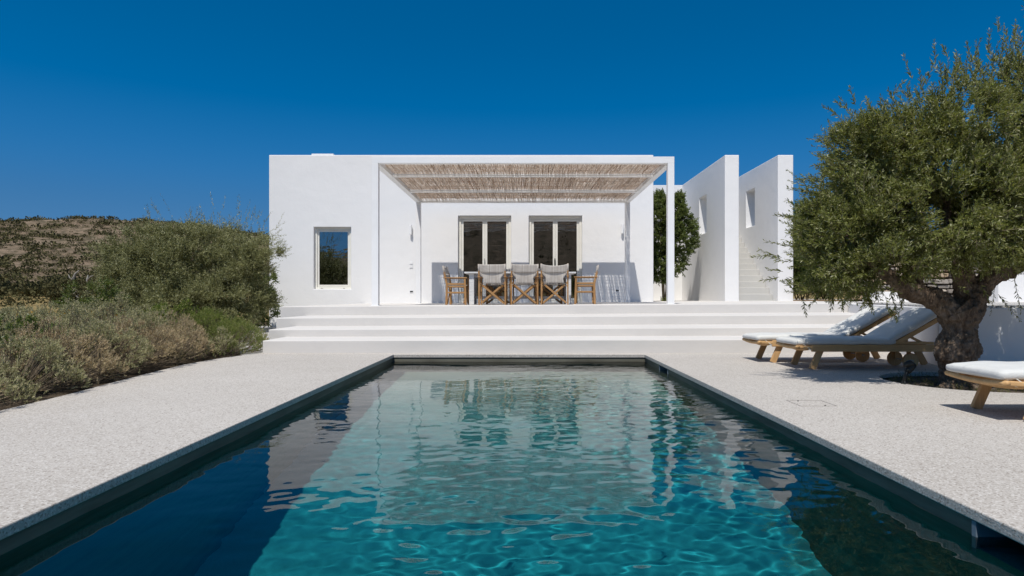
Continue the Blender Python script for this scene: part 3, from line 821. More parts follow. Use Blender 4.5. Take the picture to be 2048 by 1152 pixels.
# ------------------------------------------------------------------ spotlight, hatch, pit
sp = empty('garden_spotlight', (3.70, 6.25, -.05), R(20)); tag(sp, 'small black garden spotlight at the edge of the tree pit', 'spotlight')
MB().tube([(-.005, 0, .165), (.03, 0, .20), (.05, 0, .218)], [.028, .036, .034], 16).build('lamp_head', M['rubber'], sp, smooth=False, bevel=.003)
MB().tube([(-.035, 0, .215), (-.03, 0, .235), (.02, 0, .245), (.075, 0, .215)], [.014, .026, .034, .03], 14).build('hood', M['rubber'], sp, smooth=True)
MB().tube([(.0, 0, .19), (-.03, 0, .13), (-.045, 0, .08)], [.018, .016, .020], 10).build('bracket', M['rubber'], sp, smooth=True)
for dx, dy in ((-.03, .03), (-.03, -.035), (.025, 0)):
    MB().tube([(-.045, 0, .10), (-.045 + dx, dy, 0)], .009, 8).build('spike', M['rubber'], sp)
ht = MB(); hx0, hx1, hy0, hy1 = 2.27, 3.0, 5.05, 5.25
hz = .002
# thin lid joint inlaid in the deck
for a in ((2.12, 2.40, 4.956, 4.961), (2.12, 2.40, 5.232, 5.237), (2.12, 2.125, 4.961, 5.232), (2.395, 2.40, 4.961, 5.232)):
    ht.box(a[0], a[1], a[2], a[3], -.004, .0035)
hm = simple('worn_joint_grey', (.33, .305, .28), (.39, .36, .33), .8, 9, b=0)
ho = ht.build('access_hatch', hm); ho.location = (.0, .0, 0); tag(ho, 'flush square access hatch with thin joint line in the deck right of the pool', 'hatch')
for x, y in ((2.20, 5.20), (2.32, 4.99)):
    MB().tube([(x, y, .0), (x, y, .005)], .006, 10).build('lifting_eye', M['rubber'], ho)
def pit():
    n = 48; mb = MB(); r0 = random.Random(2)
    V = [(4.45, 6.45, -.02)]; F = []
    for k in range(1, 9):
        for i in range(n):
            t = 2 * math.pi * i / n; rr = .86 * k / 8
            V.append((4.45 + rr * math.cos(t), 6.45 + rr * math.sin(t), -.06 + r0.uniform(-.012, .02) + .03 * max(0, 1 - rr / .5)))
    for i in range(n): F.append((0, 1 + i, 1 + (i + 1) % n))
    for k in range(7):
        for i in range(n):
            a = 1 + k * n; F.append((a + i, a + n + i, a + n + (i + 1) % n, a + (i + 1) % n))
    o = mb.add(V, F).build('tree_pit_soil', M['soil'], smooth=True); tag(o, kind='structure')
pit()

# ------------------------------------------------------------------ foliage tools
def leaves(base, dirn, length, width, fold=.25):
    """numpy arrays -> diamond leaves with a crease (two quads sharing a rib)"""
    n = len(base); d = dirn / np.linalg.norm(dirn, axis=1, keepdims=True)
    r = rng.normal(size=(n, 3)); s = np.cross(d, r); s /= np.linalg.norm(s, axis=1, keepdims=True) + 1e-9
    u = np.cross(s, d)
    Lh = length[:, None]; W = width[:, None]
    p0 = base; p1 = base + d * Lh * .5 + s * W * .5 + u * W * fold; p2 = base + d * Lh; p3 = base + d * Lh * .5 - s * W * .5 + u * W * fold
    V = np.stack([p0, p1, p2, p3], 1).reshape(-1, 3)
    i = np.arange(n)[:, None] * 4
    F = np.concatenate([i + np.array([0, 1, 2]), i + np.array([0, 2, 3])], 0)
    return V, F
def shoot_foliage(starts, dirs, lens, per, leaf, width, ang=.75, jit=.25, droop=0.0):
    """leaves along straight shoots"""
    n = len(starts); d = dirs / np.linalg.norm(dirs, axis=1, keepdims=True)
    t = (np.arange(per)[None, :] + rng.uniform(0, 1, (n, per))) / per
    base = starts[:, None, :] + d[:, None, :] * (t * lens[:, None])[:, :, None]
    base[:, :, 2] -= droop * (t * lens[:, None]) ** 2
    r = rng.normal(size=(n, per, 3)); side = np.cross(np.broadcast_to(d[:, None, :], r.shape), r)
    side /= np.linalg.norm(side, axis=2, keepdims=True) + 1e-9
    dd = d[:, None, :] * math.cos(ang) + side * math.sin(ang) + rng.normal(size=r.shape) * jit
    sz = leaf * rng.uniform(.65, 1.15, (n, per)) * (1 - .35 * t)
    return base.reshape(-1, 3), dd.reshape(-1, 3), sz.reshape(-1), (sz * width / leaf).reshape(-1)
def crown_shoots(blobs, per_m2, lift=.6, inner=.25, rough=.16, shell=(.72, 1.04)):
    """blobs: cx,cy,cz,rx,ry,rz -> shoot starts and outward directions, clumped so gaps show"""
    S = []; D = []
    for (cx, cy, cz, rx, ry, rz) in blobs:
        area = 4 * math.pi * ((rx * ry) ** 1.6 / 3 + (rx * rz) ** 1.6 / 3 + (ry * rz) ** 1.6 / 3) ** (1 / 1.6)
        n = int(area * per_m2); ncl = max(8, n // 22)
        cd = rng.normal(size=(ncl, 3)); cd /= np.linalg.norm(cd, axis=1, keepdims=True)
        crr = rng.uniform(shell[0], shell[1], ncl) * np.where(rng.uniform(size=ncl) < inner, rng.uniform(.35, .8, ncl), 1)
        k = rng.integers(0, ncl, n)
        v = cd[k] + rng.normal(size=(n, 3)) * rough; v /= np.linalg.norm(v, axis=1, keepdims=True)
        rr = crr[k] + rng.normal(size=n) * .05
        p = np.array([cx, cy, cz]) + v * rr[:, None] * np.array([rx, ry, rz])
        dn = v / np.array([rx, ry, rz]); dn /= np.linalg.norm(dn, axis=1, keepdims=True)
        dd = dn * .8 + np.array([0, 0, lift]) + rng.normal(size=(n, 3)) * .45 + (cd[k] * .25)
        S.append(p); D.append(dd)
    return np.concatenate(S), np.concatenate(D)
def stems_mesh(starts, dirs, lens, r, droop=0.0):
    """thin three-sided twigs as numpy mesh"""
    n = len(starts); d = dirs / np.linalg.norm(dirs, axis=1, keepdims=True)
    ref = rng.normal(size=(n, 3)); s = np.cross(d, ref); s /= np.linalg.norm(s, axis=1, keepdims=True) + 1e-9; u = np.cross(s, d)
    end = starts + d * lens[:, None]; end[:, 2] -= droop * lens ** 2
    ring = []
    for q, rr in ((starts, r), (end, r * .4)):
        for a in (0, 2.09, 4.19): ring.append(q + (s * math.cos(a) + u * math.sin(a)) * rr)
    V = np.stack(ring, 1).reshape(-1, 3); i = np.arange(n)[:, None] * 6
    F = np.concatenate([i + np.array(f) for f in ((0, 1, 4, 3), (1, 2, 5, 4), (2, 0, 3, 5))], 0)
    return V, F
def place(o, par):
    keep_np(o, par)
def keep_np(o, par):
    a = np.empty(len(o.data.vertices) * 3, dtype=np.float32); o.data.vertices.foreach_get('co', a); a = a.reshape(-1, 3)
    a -= np.array(par.location, dtype=np.float32); o.data.vertices.foreach_set('co', a.ravel()); o.data.update(); o.parent = par

# ------------------------------------------------------------------ big olive tree
def big_olive():
    t = empty('olive_tree', (4.33, 6.45, -.05)); tag(t, 'large gnarled olive tree in a round pit at the right', 'olive tree')
    # outline blobs from the photo, 206 px per metre at 6.3 m
    def blob(px, py, rx, ry, y=6.3, ryy=None):
        s = y / 1300
        rx -= 20; ry -= 20
        return ((px + 6 - 1046) * s, y, CAM_Z + (595 - py - 6) * s, rx * s, (ryy or rx) * s, ry * s)
    B = [blob(1665, 440, 75, 95, 7.1, 100), blob(1755, 320, 110, 100, 7.1, 110), blob(1730, 300, 80, 85, 6.3, 90), blob(1715, 455, 118, 135, 6.2, 130), blob(1775, 315, 118, 112, 6.4, 130), blob(1885, 265, 105, 110, 6.2, 130), blob(2010, 235, 95, 125, 6.4, 130),
         blob(1870, 420, 165, 125, 6.2, 190), blob(2050, 400, 150, 150, 6.3, 190), blob(1655, 500, 82, 95, 6.3, 100), blob(1640, 420, 45, 60, 6.3, 70), blob(1755, 530, 95, 52, 6.1, 120),
         blob(1790, 400, 130, 120, 7.0, 130), blob(1960, 430, 140, 95, 7.1, 130), blob(1700, 470, 80, 85, 6.9, 110), blob(2190, 430, 150, 110, 7.2, 150), blob(1840, 510, 70, 45, 7.0, 100), blob(2190, 300, 150, 180, 6.4, 160), blob(2010, 165, 52, 62, 6.4), blob(1960, 480, 90, 50, 6.1, 150), blob(2180, 460, 120, 80, 6.2, 150)]
    S, D = crown_shoots(B, 260, .5, .42)
    ln = rng.uniform(.10, .22, len(S))
    b, d, l, w_ = shoot_foliage(S, D, ln, 20, .056, .0145)
    # long wild shoots breaking the outline at the top and left
    def wild(px, py, n, spread, dvec, y=6.3, L=(.12, .26)):
        s = y / 1300; c = np.array([(px - 1046) * s, y, CAM_Z + (595 - py) * s])
        st = c + rng.normal(size=(n, 3)) * spread
        dv = np.array(dvec) + rng.normal(size=(n, 3)) * .25
        return st, dv, rng.uniform(L[0], L[1], n)
    W = [wild(2000, 130, 26, .12, (.1, 0, 1)), wild(1950, 160, 18, .10, (-.2, 0, 1)), wild(1900, 180, 22, .16, (-.1, 0, 1)), wild(1830, 205, 22, .16, (-.15, 0, 1)),
         wild(1760, 250, 34, .17, (-.6, 0, .8)), wild(1705, 290, 26, .14, (-.9, 0, .45)), wild(1680, 340, 26, .14, (-.9, 0, .35)), wild(1640, 400, 22, .13, (-.9, 0, .4)),
         wild(1622, 440, 16, .13, (-1, 0, .3)), wild(1610, 500, 14, .13, (-1, 0, .15)), wild(1612, 555, 10, .10, (-.9, 0, .1)), wild(2040, 110, 20, .12, (.1, 0, 1)),
         wild(1700, 570, 16, .16, (-.1, 0, -1), L=(.08, .18)), wild(1745, 575, 20, .13, (.05, 0, -1), L=(.10, .2)), wild(1660, 565, 12, .13, (-.4, 0, -.9), L=(.08, .18)),
         wild(1785, 560, 14, .12, (.2, 0, -1), L=(.12, .25)), wild(2010, 500, 14, .16, (.3, 0, -.9), L=(.2, .4)), wild(2040, 505, 14, .16, (.4, 0, -.8), L=(.2, .45)), wild(1900, 500, 12, .2, (0, -.3, -1), L=(.1, .25))]
    Sw = np.concatenate([x[0] for x in W]); Dw = np.concatenate([x[1] for x in W]); Lw = np.concatenate([x[2] for x in W])
    b2, d2, l2, w2 = shoot_foliage(Sw, Dw, Lw, 26, .056, .0135, .6, .2)
    V, F = leaves(np.concatenate([b, b2]), np.concatenate([d, d2]), np.concatenate([l, l2]), np.concatenate([w_, w2]))
    cr = np_mesh('crown', V, F, M['olive']); keep_np(cr, t)
    k = rng.choice(len(S), len(S) // 2, replace=False)
    V, F = stems_mesh(np.concatenate([S[k], Sw]), np.concatenate([D[k], Dw]), np.concatenate([ln[k], Lw]), .0028)
    tw = np_mesh('twigs', V, F, M['twig']); keep_np(tw, t)
    ol = []
    ov = MB()
    for q in rng.choice(len(S), 150, replace=False):   # unripe olives
        p = S[q] + D[q] / np.linalg.norm(D[q]) * .1
        ov.tube([p + np.array([0, 0, .012]), p + np.array([0, 0, .004]), p - np.array([0, 0, .008]), p - np.array([0, 0, .013])], [.003, .0095, .009, .002], 6)
    oo = ov.build('olives', simple('unripe_olive_green', (.24, .30, .06), (.34, .38, .10), .4, 4, b=0), smooth=True); keep(oo, t); oo['kind'] = 'stuff'
    # trunk
    def T(px, py, r, y=6.4):
        s = y / 1300; return ((px - 1046) * s, y, CAM_Z + (595 - py) * s), r * s * .88
    def limb(mb, pts, n=20):
        P_ = []; Rr = []
        # smooth interpolation
        k = len(pts)
        for i in range(k - 1):
            for j in range(4):
                t_ = j / 4; P_.append(tuple(pts[i][0][q] * (1 - t_) + pts[i + 1][0][q] * t_ for q in range(3))); Rr.append(pts[i][1] * (1 - t_) + pts[i + 1][1] * t_)
        P_.append(pts[-1][0]); Rr.append(pts[-1][1]); mb.tube(P_, Rr, n)
    mb = MB()
    limb(mb, [T(1915, 785, 50), T(1917, 765, 42), T(1917, 738, 36), T(1913, 708, 44), T(1916, 688, 42), T(1922, 660, 35), T(1920, 640, 40), T(1915, 618, 46), T(1905, 606, 40)])
    limb(mb, [T(1893, 722, 22, 6.3), T(1890, 708, 27, 6.3), T(1896, 685, 20, 6.3)], 14)
    limb(mb, [T(1940, 716, 22, 6.35), T(1942, 700, 24, 6.35), T(1938, 680, 18, 6.35)], 14)
    limb(mb, [T(1905, 622, 30), T(1880, 604, 28), T(1850, 590, 25), T(1815, 580, 22, 6.35), T(1785, 560, 18, 6.3), T(1740, 520, 12, 6.3), T(1690, 470, 7, 6.2)])
    limb(mb, [T(1855, 592, 17), T(1838, 570, 14), T(1825, 530, 11), T(1805, 470, 9), T(1790, 380, 6), T(1785, 300, 3)])
    limb(mb, [T(1925, 625, 36), T(1945, 600, 33), T(1962, 575, 28), T(1985, 555, 24), T(2015, 530, 20), T(2040, 490, 15), T(2055, 420, 11), T(2040, 300, 7), T(2015, 180, 3)])
    limb(mb, [T(1935, 600, 24), T(1925, 575, 20), T(1917, 550, 17), T(1908, 510, 13), T(1895, 440, 10), T(1890, 340, 6), T(1885, 220, 3)])
    limb(mb, [T(1962, 582, 18), T(1950, 566, 15), T(1938, 548, 12), T(1930, 500, 8)])
    limb(mb, [T(1985, 560, 16), T(2020, 545, 14, 6.6), T(2090, 500, 12, 6.7), T(2170, 420, 8, 6.6), T(2190, 300, 4, 6.5)])
    limb(mb, [T(1900, 770, 18, 6.25), T(1882, 790, 14, 6.15)], 10); limb(mb, [T(1935, 770, 18, 6.25), T(1965, 790, 12, 6.2)], 10)
    tr = mb.build('trunk', M['bark']); keep(tr, t)
    rm_ = tr.modifiers.new('merge', 'REMESH'); rm_.mode = 'VOXEL'; rm_.voxel_size = .011; rm_.use_smooth_shade = True
    for nm, sc, stg in (('burls', .16, .085), ('ridges', .055, .055), ('cracks', .022, .022)):
        tx = bpy.data.textures.new(nm, 'CLOUDS'); tx.noise_scale = sc; tx.noise_depth = 3
        dm = tr.modifiers.new(nm, 'DISPLACE'); dm.texture = tx; dm.strength = stg; dm.mid_level = .58; dm.texture_coords = 'LOCAL'
big_olive()
# weeds in the pit
n = 260; a = rng.uniform(0, 6.28, n); rr = .78 * np.sqrt(rng.uniform(0, 1, n))
S = np.stack([4.45 + rr * np.cos(a), 6.45 + rr * np.sin(a), np.full(n, -.06)], 1); Dv = np.stack([rng.normal(size=n) * .5, rng.normal(size=n) * .5, np.ones(n)], 1)
b, d, l, w_ = shoot_foliage(S, Dv, rng.uniform(.03, .11, n), 6, .05, .006, .5, .4)
V, F = leaves(b, d, l, w_); wd = np_mesh('pit_weeds', V, F, M['dry']); tag(wd, 'sparse dry weeds in the soil around the olive trunk', 'weeds', kind='stuff')

# ------------------------------------------------------------------ courtyard tree, hedge
def shrub(name, base, blobs, dens, per, leaf, width, mat, label, cat, lift=.5, inner=.3, stems=None, lens=(.12, .3), group=None, stem_r=.02, ang=.75, shell=(.72, 1.04), rough=.16):
    t = empty(name, base); tag(t, label, cat, group)
    S, D = crown_shoots(blobs, dens, lift, inner, rough, shell); ln = rng.uniform(lens[0], lens[1], len(S))
    ok = S[:, 2] > base[2] + .02; S, D, ln = S[ok], D[ok], ln[ok]
    b, d, l, w_ = shoot_foliage(S, D, ln, per, leaf, width, ang)
    V, F = leaves(b, d, l, w_); o = np_mesh('foliage' if 'tree' not in name else 'crown', V, F, mat); keep_np(o, t)
    mb = MB()
    for pts in (stems or []): mb.tube(pts, [stem_r * (1 - .6 * i / (len(pts) - 1)) for i in range(len(pts))], 8)
    if stems: o2 = mb.build('trunk' if 'tree' in name else 'stems', M['twig'], smooth=True); keep(o2, t)
    return t
cy = 23.2
shrub('courtyard_tree', (5.05, cy, .66), [(5.0, cy, 3.6, .8, .8, .85), (5.5, cy, 3.0, .66, .7, .9), (5.0, cy, 2.3, .75, .7, .85), (5.45, cy - .1, 3.95, .5, .6, .55), (4.75, cy, 3.2, .7, .7, 1.0), (5.25, cy, 1.95, .4, .5, .45), (4.7, cy, 1.9, .5, .6, .5), (4.8, cy, 4.1, .45, .5, .4), (5.75, cy, 3.3, .35, .4, .4), (5.05, cy, 4.25, .3, .4, .3)],
      130, 14, .085, .045, M['green'], 'bushy green tree growing between the house and the white stair wall', 'tree',
      stems=[[(5.02, cy, .6), (4.98, cy, 1.3), (4.9, cy, 2.2), (4.9, cy, 3.2)], [(5.1, cy, .6), (5.12, cy, 1.3), (5.2, cy, 2.3), (5.3, cy, 3.4)], [(5.06, cy + .1, .6), (5.03, cy + .1, 1.6), (5.1, cy, 2.6)]], stem_r=.045, lens=(.1, .22))
cs = np.array([[5.0 + .12 * math.cos(i), cy - .3 + .1 * math.sin(i), .68] for i in range(14)]); b, d, l, w_ = shoot_foliage(cs, rng.normal(size=(14, 3)) * .5 + np.array([0, 0, 1]), np.full(14, .2), 8, .07, .035)
V, F = leaves(b, d, l, w_); o = np_mesh('sapling', V, F, M['bright']); tag(o, 'small bright green sapling at the foot of the courtyard tree', 'plant')
# oleander hedge behind the terrace on the right: each bush its own
hx = [(9.25, 21.6), (10.15, 21.9), (11.05, 21.5), (12.0, 21.9)]
hl = ['leggy oleander bush right against the stair wall', 'second oleander bush from the stair wall, half hidden by the olive', 'third oleander bush from the stair wall, behind the olive crown', 'oleander bush farthest from the stair wall, behind the olive crown']
for (x, y), lb in zip(hx, hl):
    stm = [[(x + random.uniform(-.3, .3), y + random.uniform(-.2, .2), .6), (x + random.uniform(-.35, .35), y, 1.3), (x + random.uniform(-.5, .5), y, 2.2)] for _ in range(12)]
    shrub('oleander', (x, y, .62), [(x, y, 2.1, .66, .6, 1.05), (x + .05, y, 3.2, .55, .5, .8), (x - .05, y, 1.45, .6, .5, .5), (x + .3, y + .3, 1.8, .6, .4, .9)], 150, 12, .12, .024, M['oleander'], lb, 'oleander', 1.0, .35, stm, (.2, .4), 'oleander bushes behind the terrace', .016)

# soil bed under the hedge
so2 = MB().box(8.62, 13.5, 18.3, 24.5, .5, T0 + .085).build('hedge_soil', simple('dry_ochre_soil', (.20, .13, .07), (.34, .24, .14), .95, 5, b=.6, bd=.03)); tag(so2, kind='structure')

# ------------------------------------------------------------------ left vegetation
def at(px, py, D): return ((px - 1046) * D / 1300, D, CAM_Z + (595 - py) * D / 1300)
def eb(px, py, rx, ry, D, depth=None):
    x, y, z = at(px, py, D); s = D / 1300
    return (x, y, z, rx * s, depth or rx * s, ry * s)
D_ = 17.5
bl = [eb(275, 540, 70, 80, D_), eb(340, 545, 80, 78, D_ - .4), eb(420, 545, 80, 78, D_), eb(490, 555, 55, 75, D_ - .3), eb(310, 500, 55, 34, D_), eb(400, 495, 80, 36, D_),
      eb(470, 508, 55, 42, D_), eb(350, 600, 100, 55, D_ - .6), eb(450, 600, 80, 50, D_ - .5), eb(245, 580, 50, 66, D_), eb(250, 530, 42, 50, D_), eb(520, 510, 32, 32, D_ - .2)]
shrub('olive_bush', (at(380, 660, D_)[0], D_, -.12), bl, 150, 16, .08, .019, M['olive_far'], 'wide silvery olive bush left of the house against the hill', 'olive bush', .5, .25,
      [[at(380, 665, D_), at(350, 600, D_), at(320, 500, D_)], [at(385, 665, D_), at(420, 590, D_), at(450, 500, D_)], [at(380, 665, D_), at(385, 580, D_), at(390, 480, D_)]], (.16, .42), None, .09, rough=.09, shell=(.60, 1.10))
# wild shoots over its top
def wilds(name, specs, per, leaf, width, mat, par):
    S = []; Dd = []; Ll = []
    for (px, py, n, spr, dv, D, L0, L1) in specs:
        c = np.array(at(px, py, D)); S.append(c + rng.normal(size=(n, 3)) * spr); Dd.append(np.array(dv) + rng.normal(size=(n, 3)) * .22); Ll.append(rng.uniform(L0, L1, n))
    S = np.concatenate(S); Dd = np.concatenate(Dd); Ll = np.concatenate(Ll)
    b, d, l, w_ = shoot_foliage(S, Dd, Ll, per, leaf, width, .5, .2); V, F = leaves(b, d, l, w_); o = np_mesh(name, V, F, mat); keep_np(o, par)
ob = [o for o in bpy.data.objects if o.name.startswith('olive_bush')][0]
wilds('shoots', [(455, 462, 34, .25, (0, 0, 1), D_, .35, .6), (430, 465, 14, .2, (-.2, 0, 1), D_, .3, .5), (330, 455, 14, .25, (-.4, 0, 1), D_, .3, .55), (385, 450, 10, .15, (0, 0, 1), D_, .3, .45),
                 (500, 460, 14, .2, (.3, 0, 1), D_, .3, .5), (535, 495, 22, .18, (.8, 0, .5), D_ - .3, .25, .45), (300, 465, 10, .2, (-.5, 0, 1), D_, .3, .45), (235, 520, 18, .3, (-.7, 0, .8), D_, .3, .5)], 18, .085, .016, M['olive_far'], ob)
shrub('carob_bush', (at(505, 660, 19.5)[0], 19.5, -.12), [eb(510, 600, 42, 62, 19.5), eb(480, 630, 45, 40, 19.2), eb(520, 565, 25, 45, 19.6)], 80, 12, .085, .05, M['green'],
      'dark green leafy bush squeezed against the left corner of the house', 'bush', .4, .3, None, (.1, .25))
shrub('lentisk_bush', (at(175, 640, 15)[0], 15, -.1), [eb(185, 600, 45, 40, 15), eb(150, 620, 45, 25, 14.6), eb(215, 610, 40, 35, 15)], 90, 10, .06, .03, M['green'],
      'low dark green bush beside the left side of the olive bush', 'bush', .4, .3, None, (.08, .2))
# near bank of lavender and other low shrubs: x, y, z centre, radii
def mound(name, c, r, h, dens, mat, label, cat, kind='tuft', group=None, seed=0):
    """dome of upright tufts on stems, standing on the ground"""
    t = empty(name, (c[0], c[1], c[2])); tag(t, label, cat, group)
    rx, ry = r; n = int(math.pi * rx * ry * dens)
    a = rng.uniform(0, 2 * math.pi, n); q = np.sqrt(rng.uniform(0, 1, n)) * .97
    x = q * np.cos(a); y = q * np.sin(a)
    ph = rng.uniform(0, 6.28, 6)
    bumpy = .10 * np.sin(9 * x * rx + ph[0]) * np.sin(8 * y * ry + ph[1]) + .07 * np.sin(19 * x * rx + ph[2] + 7 * y * ry) + .05 * np.sin(27 * y * ry + ph[3])
    top = h * (np.clip(1 - q ** 2.6, 0, 1)) ** .55 * (1 + bumpy)
    # flower-head clumps: small domes of tufts on the surface and the flank
    P_ = np.stack([c[0] + x * rx, c[1] + y * ry, c[2] + np.maximum(top, .03)], 1); O_ = np.stack([x * .9, y * .9, .35 + .8 * (1 - q)], 1)
    nf = int(2.2 * (rx + ry) * h * dens * .9); af = rng.uniform(0, 2 * math.pi, nf); zf = rng.uniform(.04, .85, nf); qf = (1 - zf ** 2) ** .35
    Pf = np.stack([c[0] + qf * rx * np.cos(af), c[1] + qf * ry * np.sin(af), c[2] + zf * h], 1); of = np.stack([np.cos(af) * .8, np.sin(af) * .8, np.full(nf, .7)], 1)
    P_ = np.concatenate([P_, Pf]); O_ = np.concatenate([O_, of]); O_ /= np.linalg.norm(O_, axis=1, keepdims=True)
    nh = max(10, len(P_) // 13); hi = rng.choice(len(P_), nh, replace=False); k = rng.integers(0, nh, int(len(P_) * 1.6)); m_ = len(k)
    hr = rng.uniform(.045, .10, nh); hup = rng.normal(size=nh) * .035
    v_ = rng.normal(size=(m_, 3)) + O_[hi][k] * .9; v_ /= np.linalg.norm(v_, axis=1, keepdims=True)
    P_ = P_[hi][k] + O_[hi][k] * hup[k][:, None] + v_ * hr[k][:, None] * rng.uniform(.75, 1.05, (m_, 1)); out = v_ * .9 + O_[hi][k] * .5 + np.array([0, 0, .55]) + rng.normal(size=(m_, 3)) * .15
    n = len(P_)
    if kind == 'tuft': per, leaf, wd, ln, ang = 15, .030, .0075, .055, .42
    elif kind == 'needle': per, leaf, wd, ln, ang = 12, .034, .007, .13, .55
    else: per, leaf, wd, ln, ang = 8, .040, .022, .07, .9
    lens = rng.uniform(.6, 1.3, len(P_)) * ln
    edge = np.interp(P_[:, 1], [4, 4.75, 5.53, 6.62, 8.0, 8.9, 9.6, 12], [-3.82, -3.84, -3.90, -4.05, -4.2, -4.15, -3.95, -3.95])
    good = (P_[:, 0] < edge - .02 + .10 * np.clip((P_[:, 2] - .05) / .25, 0, 1)) & (P_[:, 2] > c[2] + .05)
    P_, out, lens = P_[good], out[good], lens[good]
    b, d, l, w_ = shoot_foliage(P_, out, lens, per, leaf, wd, ang, .3)
    V, F = leaves(b, d, l, w_); o = np_mesh('foliage', V, F, mat); keep_np(o, t)
    k = rng.choice(len(P_), len(P_) // 3, replace=False)
    core = np.array([c[0], c[1], c[2] - .02]); vec = P_[k] - core; L_ = np.linalg.norm(vec, axis=1)
    st0 = P_[k] - vec * rng.uniform(.18, .48, len(k))[:, None]
    V, F = stems_mesh(st0, P_[k] - st0, np.linalg.norm(P_[k] - st0, axis=1), .0035); o = np_mesh('stems', V, F, M['twig']); keep_np(o, t)
    return t
sg = 'low shrubs on the planted bank left of the pool'
def mnd(px, pyb, D, rx, ry, h, mat, label, kind='tuft', cat='shrub', dens=420, name='lavender_shrub'):
    x = (px - 1046) * D / 1300
    mound(name, (x, D, -.06), (rx, ry), h, dens, M[mat], label, cat, kind, sg)
def edge_x(y): return float(np.interp(y, [4, 4.75, 5.53, 6.62, 8.0, 8.9, 9.6, 12], [-3.82, -3.84, -3.90, -4.05, -4.2, -4.15, -3.95, -3.95]))
for D, rx, ry, h, mt, lab, dn in (
        (4.75, .55, .55, .36, 'santolina', 'grey green lavender mound at the left edge nearest the camera', 620),
        (5.5, .50, .48, .42, 'santolina', 'second grey green lavender mound from the camera along the deck edge', 600),
        (6.2, .55, .50, .46, 'santolina_tan', 'faded tan lavender mound, third from the camera along the deck edge', 560),
        (6.95, .52, .50, .50, 'santolina', 'grey green lavender mound, fourth from the camera along the deck edge', 540),
        (7.7, .60, .55, .52, 'santolina_tan', 'faded tan lavender mound with bare stems, fifth along the deck edge', 520),
        (8.5, .52, .55, .44, 'santolina_tan', 'faded tan lavender mound, last along the deck edge before the green shrubs', 500)):
    mound('lavender_shrub', (edge_x(D) - rx * .93, D, -.06), (rx, ry), h, dn, M[mt], lab, 'shrub', 'tuft', sg)
mnd(10, 0, 6.6, .60, .60, .60, 'green', 'dark leafy shrub at the far left edge among the lavender', 'leaf', dens=330, name='leafy_shrub')
mnd(120, 0, 7.5, .75, .70, .60, 'santolina', 'grey green lavender mound in the second row at left', dens=430)
mnd(225, 0, 8.4, .72, .75, .66, 'santolina', 'grey green lavender mound in the second row, middle of the bank', dens=420)
mnd(20, 0, 8.4, .8, .8, .62, 'santolina', 'lavender mound in the third row at the left edge', dens=350)
mnd(100, 0, 9.6, 1.0, .9, .66, 'santolina', 'broad lavender mound at the back left with orange flowers behind', dens=320)
mnd(225, 0, 10.2, .95, .9, .72, 'santolina', 'tall lavender mound at the back below the dark bush', dens=320)
mnd(340, 0, 10.6, .80, .8, .66, 'bright', 'fresh green leafy shrub below the olive bush', 'leaf', dens=330, name='leafy_shrub')
mnd(410, 0, 10.4, .62, .75, .52, 'bright', 'feathery yellow green shrub, tallest just right of the leafy one', 'needle', dens=420, name='rosemary_shrub')
mnd(455, 0, 9.9, .50, .6, .38, 'bright', 'low feathery green shrub near the gravel strip', 'needle', dens=420, name='rosemary_shrub')
mnd(470, 0, 10.6, .42, .55, .38, 'santolina', 'small lavender mound at the right end of the bank by the gravel', dens=420)
mnd(425, 0, 9.2, .36, .42, .26, 'santolina', 'small grey lavender mound low at the deck edge by the green shrubs', dens=520)
mnd(300, 0, 9.5, .7, .7, .58, 'santolina_tan', 'faded lavender mound between the tan and the fresh green shrubs', dens=360)
# orange flowers, a drift nobody could count
n = 900; fx = rng.uniform(-9.5, -7.2, n); fy = rng.uniform(9.5, 12.5, n)
S = np.stack([fx, fy, .38 + .22 * rng.uniform(0, 1, n)], 1)
b, d, l, w_ = shoot_foliage(S, np.tile([0, 0, 1.0], (n, 1)) + rng.normal(size=(n, 3)) * .3, np.full(n, .02), 5, .028, .022, 1.2, .3)
V, F = leaves(b, d, l, w_); fo = np_mesh('orange_flowers', V, F, M['flower']); tag(fo, 'drift of orange and yellow flowers behind the lavender', 'flowers', kind='stuff')
S2 = np.stack([rng.uniform(-11, -6.5, 2600), rng.uniform(9.8, 14, 2600), np.full(2600, -.02)], 1)
b, d, l, w_ = shoot_foliage(S2, np.tile([0, 0, 1.0], (2600, 1)) + rng.normal(size=(2600, 3)) * .3, rng.uniform(.3, .56, 2600), 14, .05, .018, .8, .3)
V, F = leaves(b, d, l, w_); fo = np_mesh('flower_foliage', V, F, M['bright']); tag(fo, 'green foliage under the orange flowers', 'ground cover', kind='stuff')

# gravel strip by the house corner
gs = MB(); gs.v = [(-4.35, 10.0, -.055), (-3.6, 9.55, -.055), (-4.0, 21.5, -.11), (-9.5, 21.5, -.11)]; gs.f = [(0, 1, 2, 3)]
go = gs.build('gravel_strip', M['gravel']); tag(go, kind='structure')

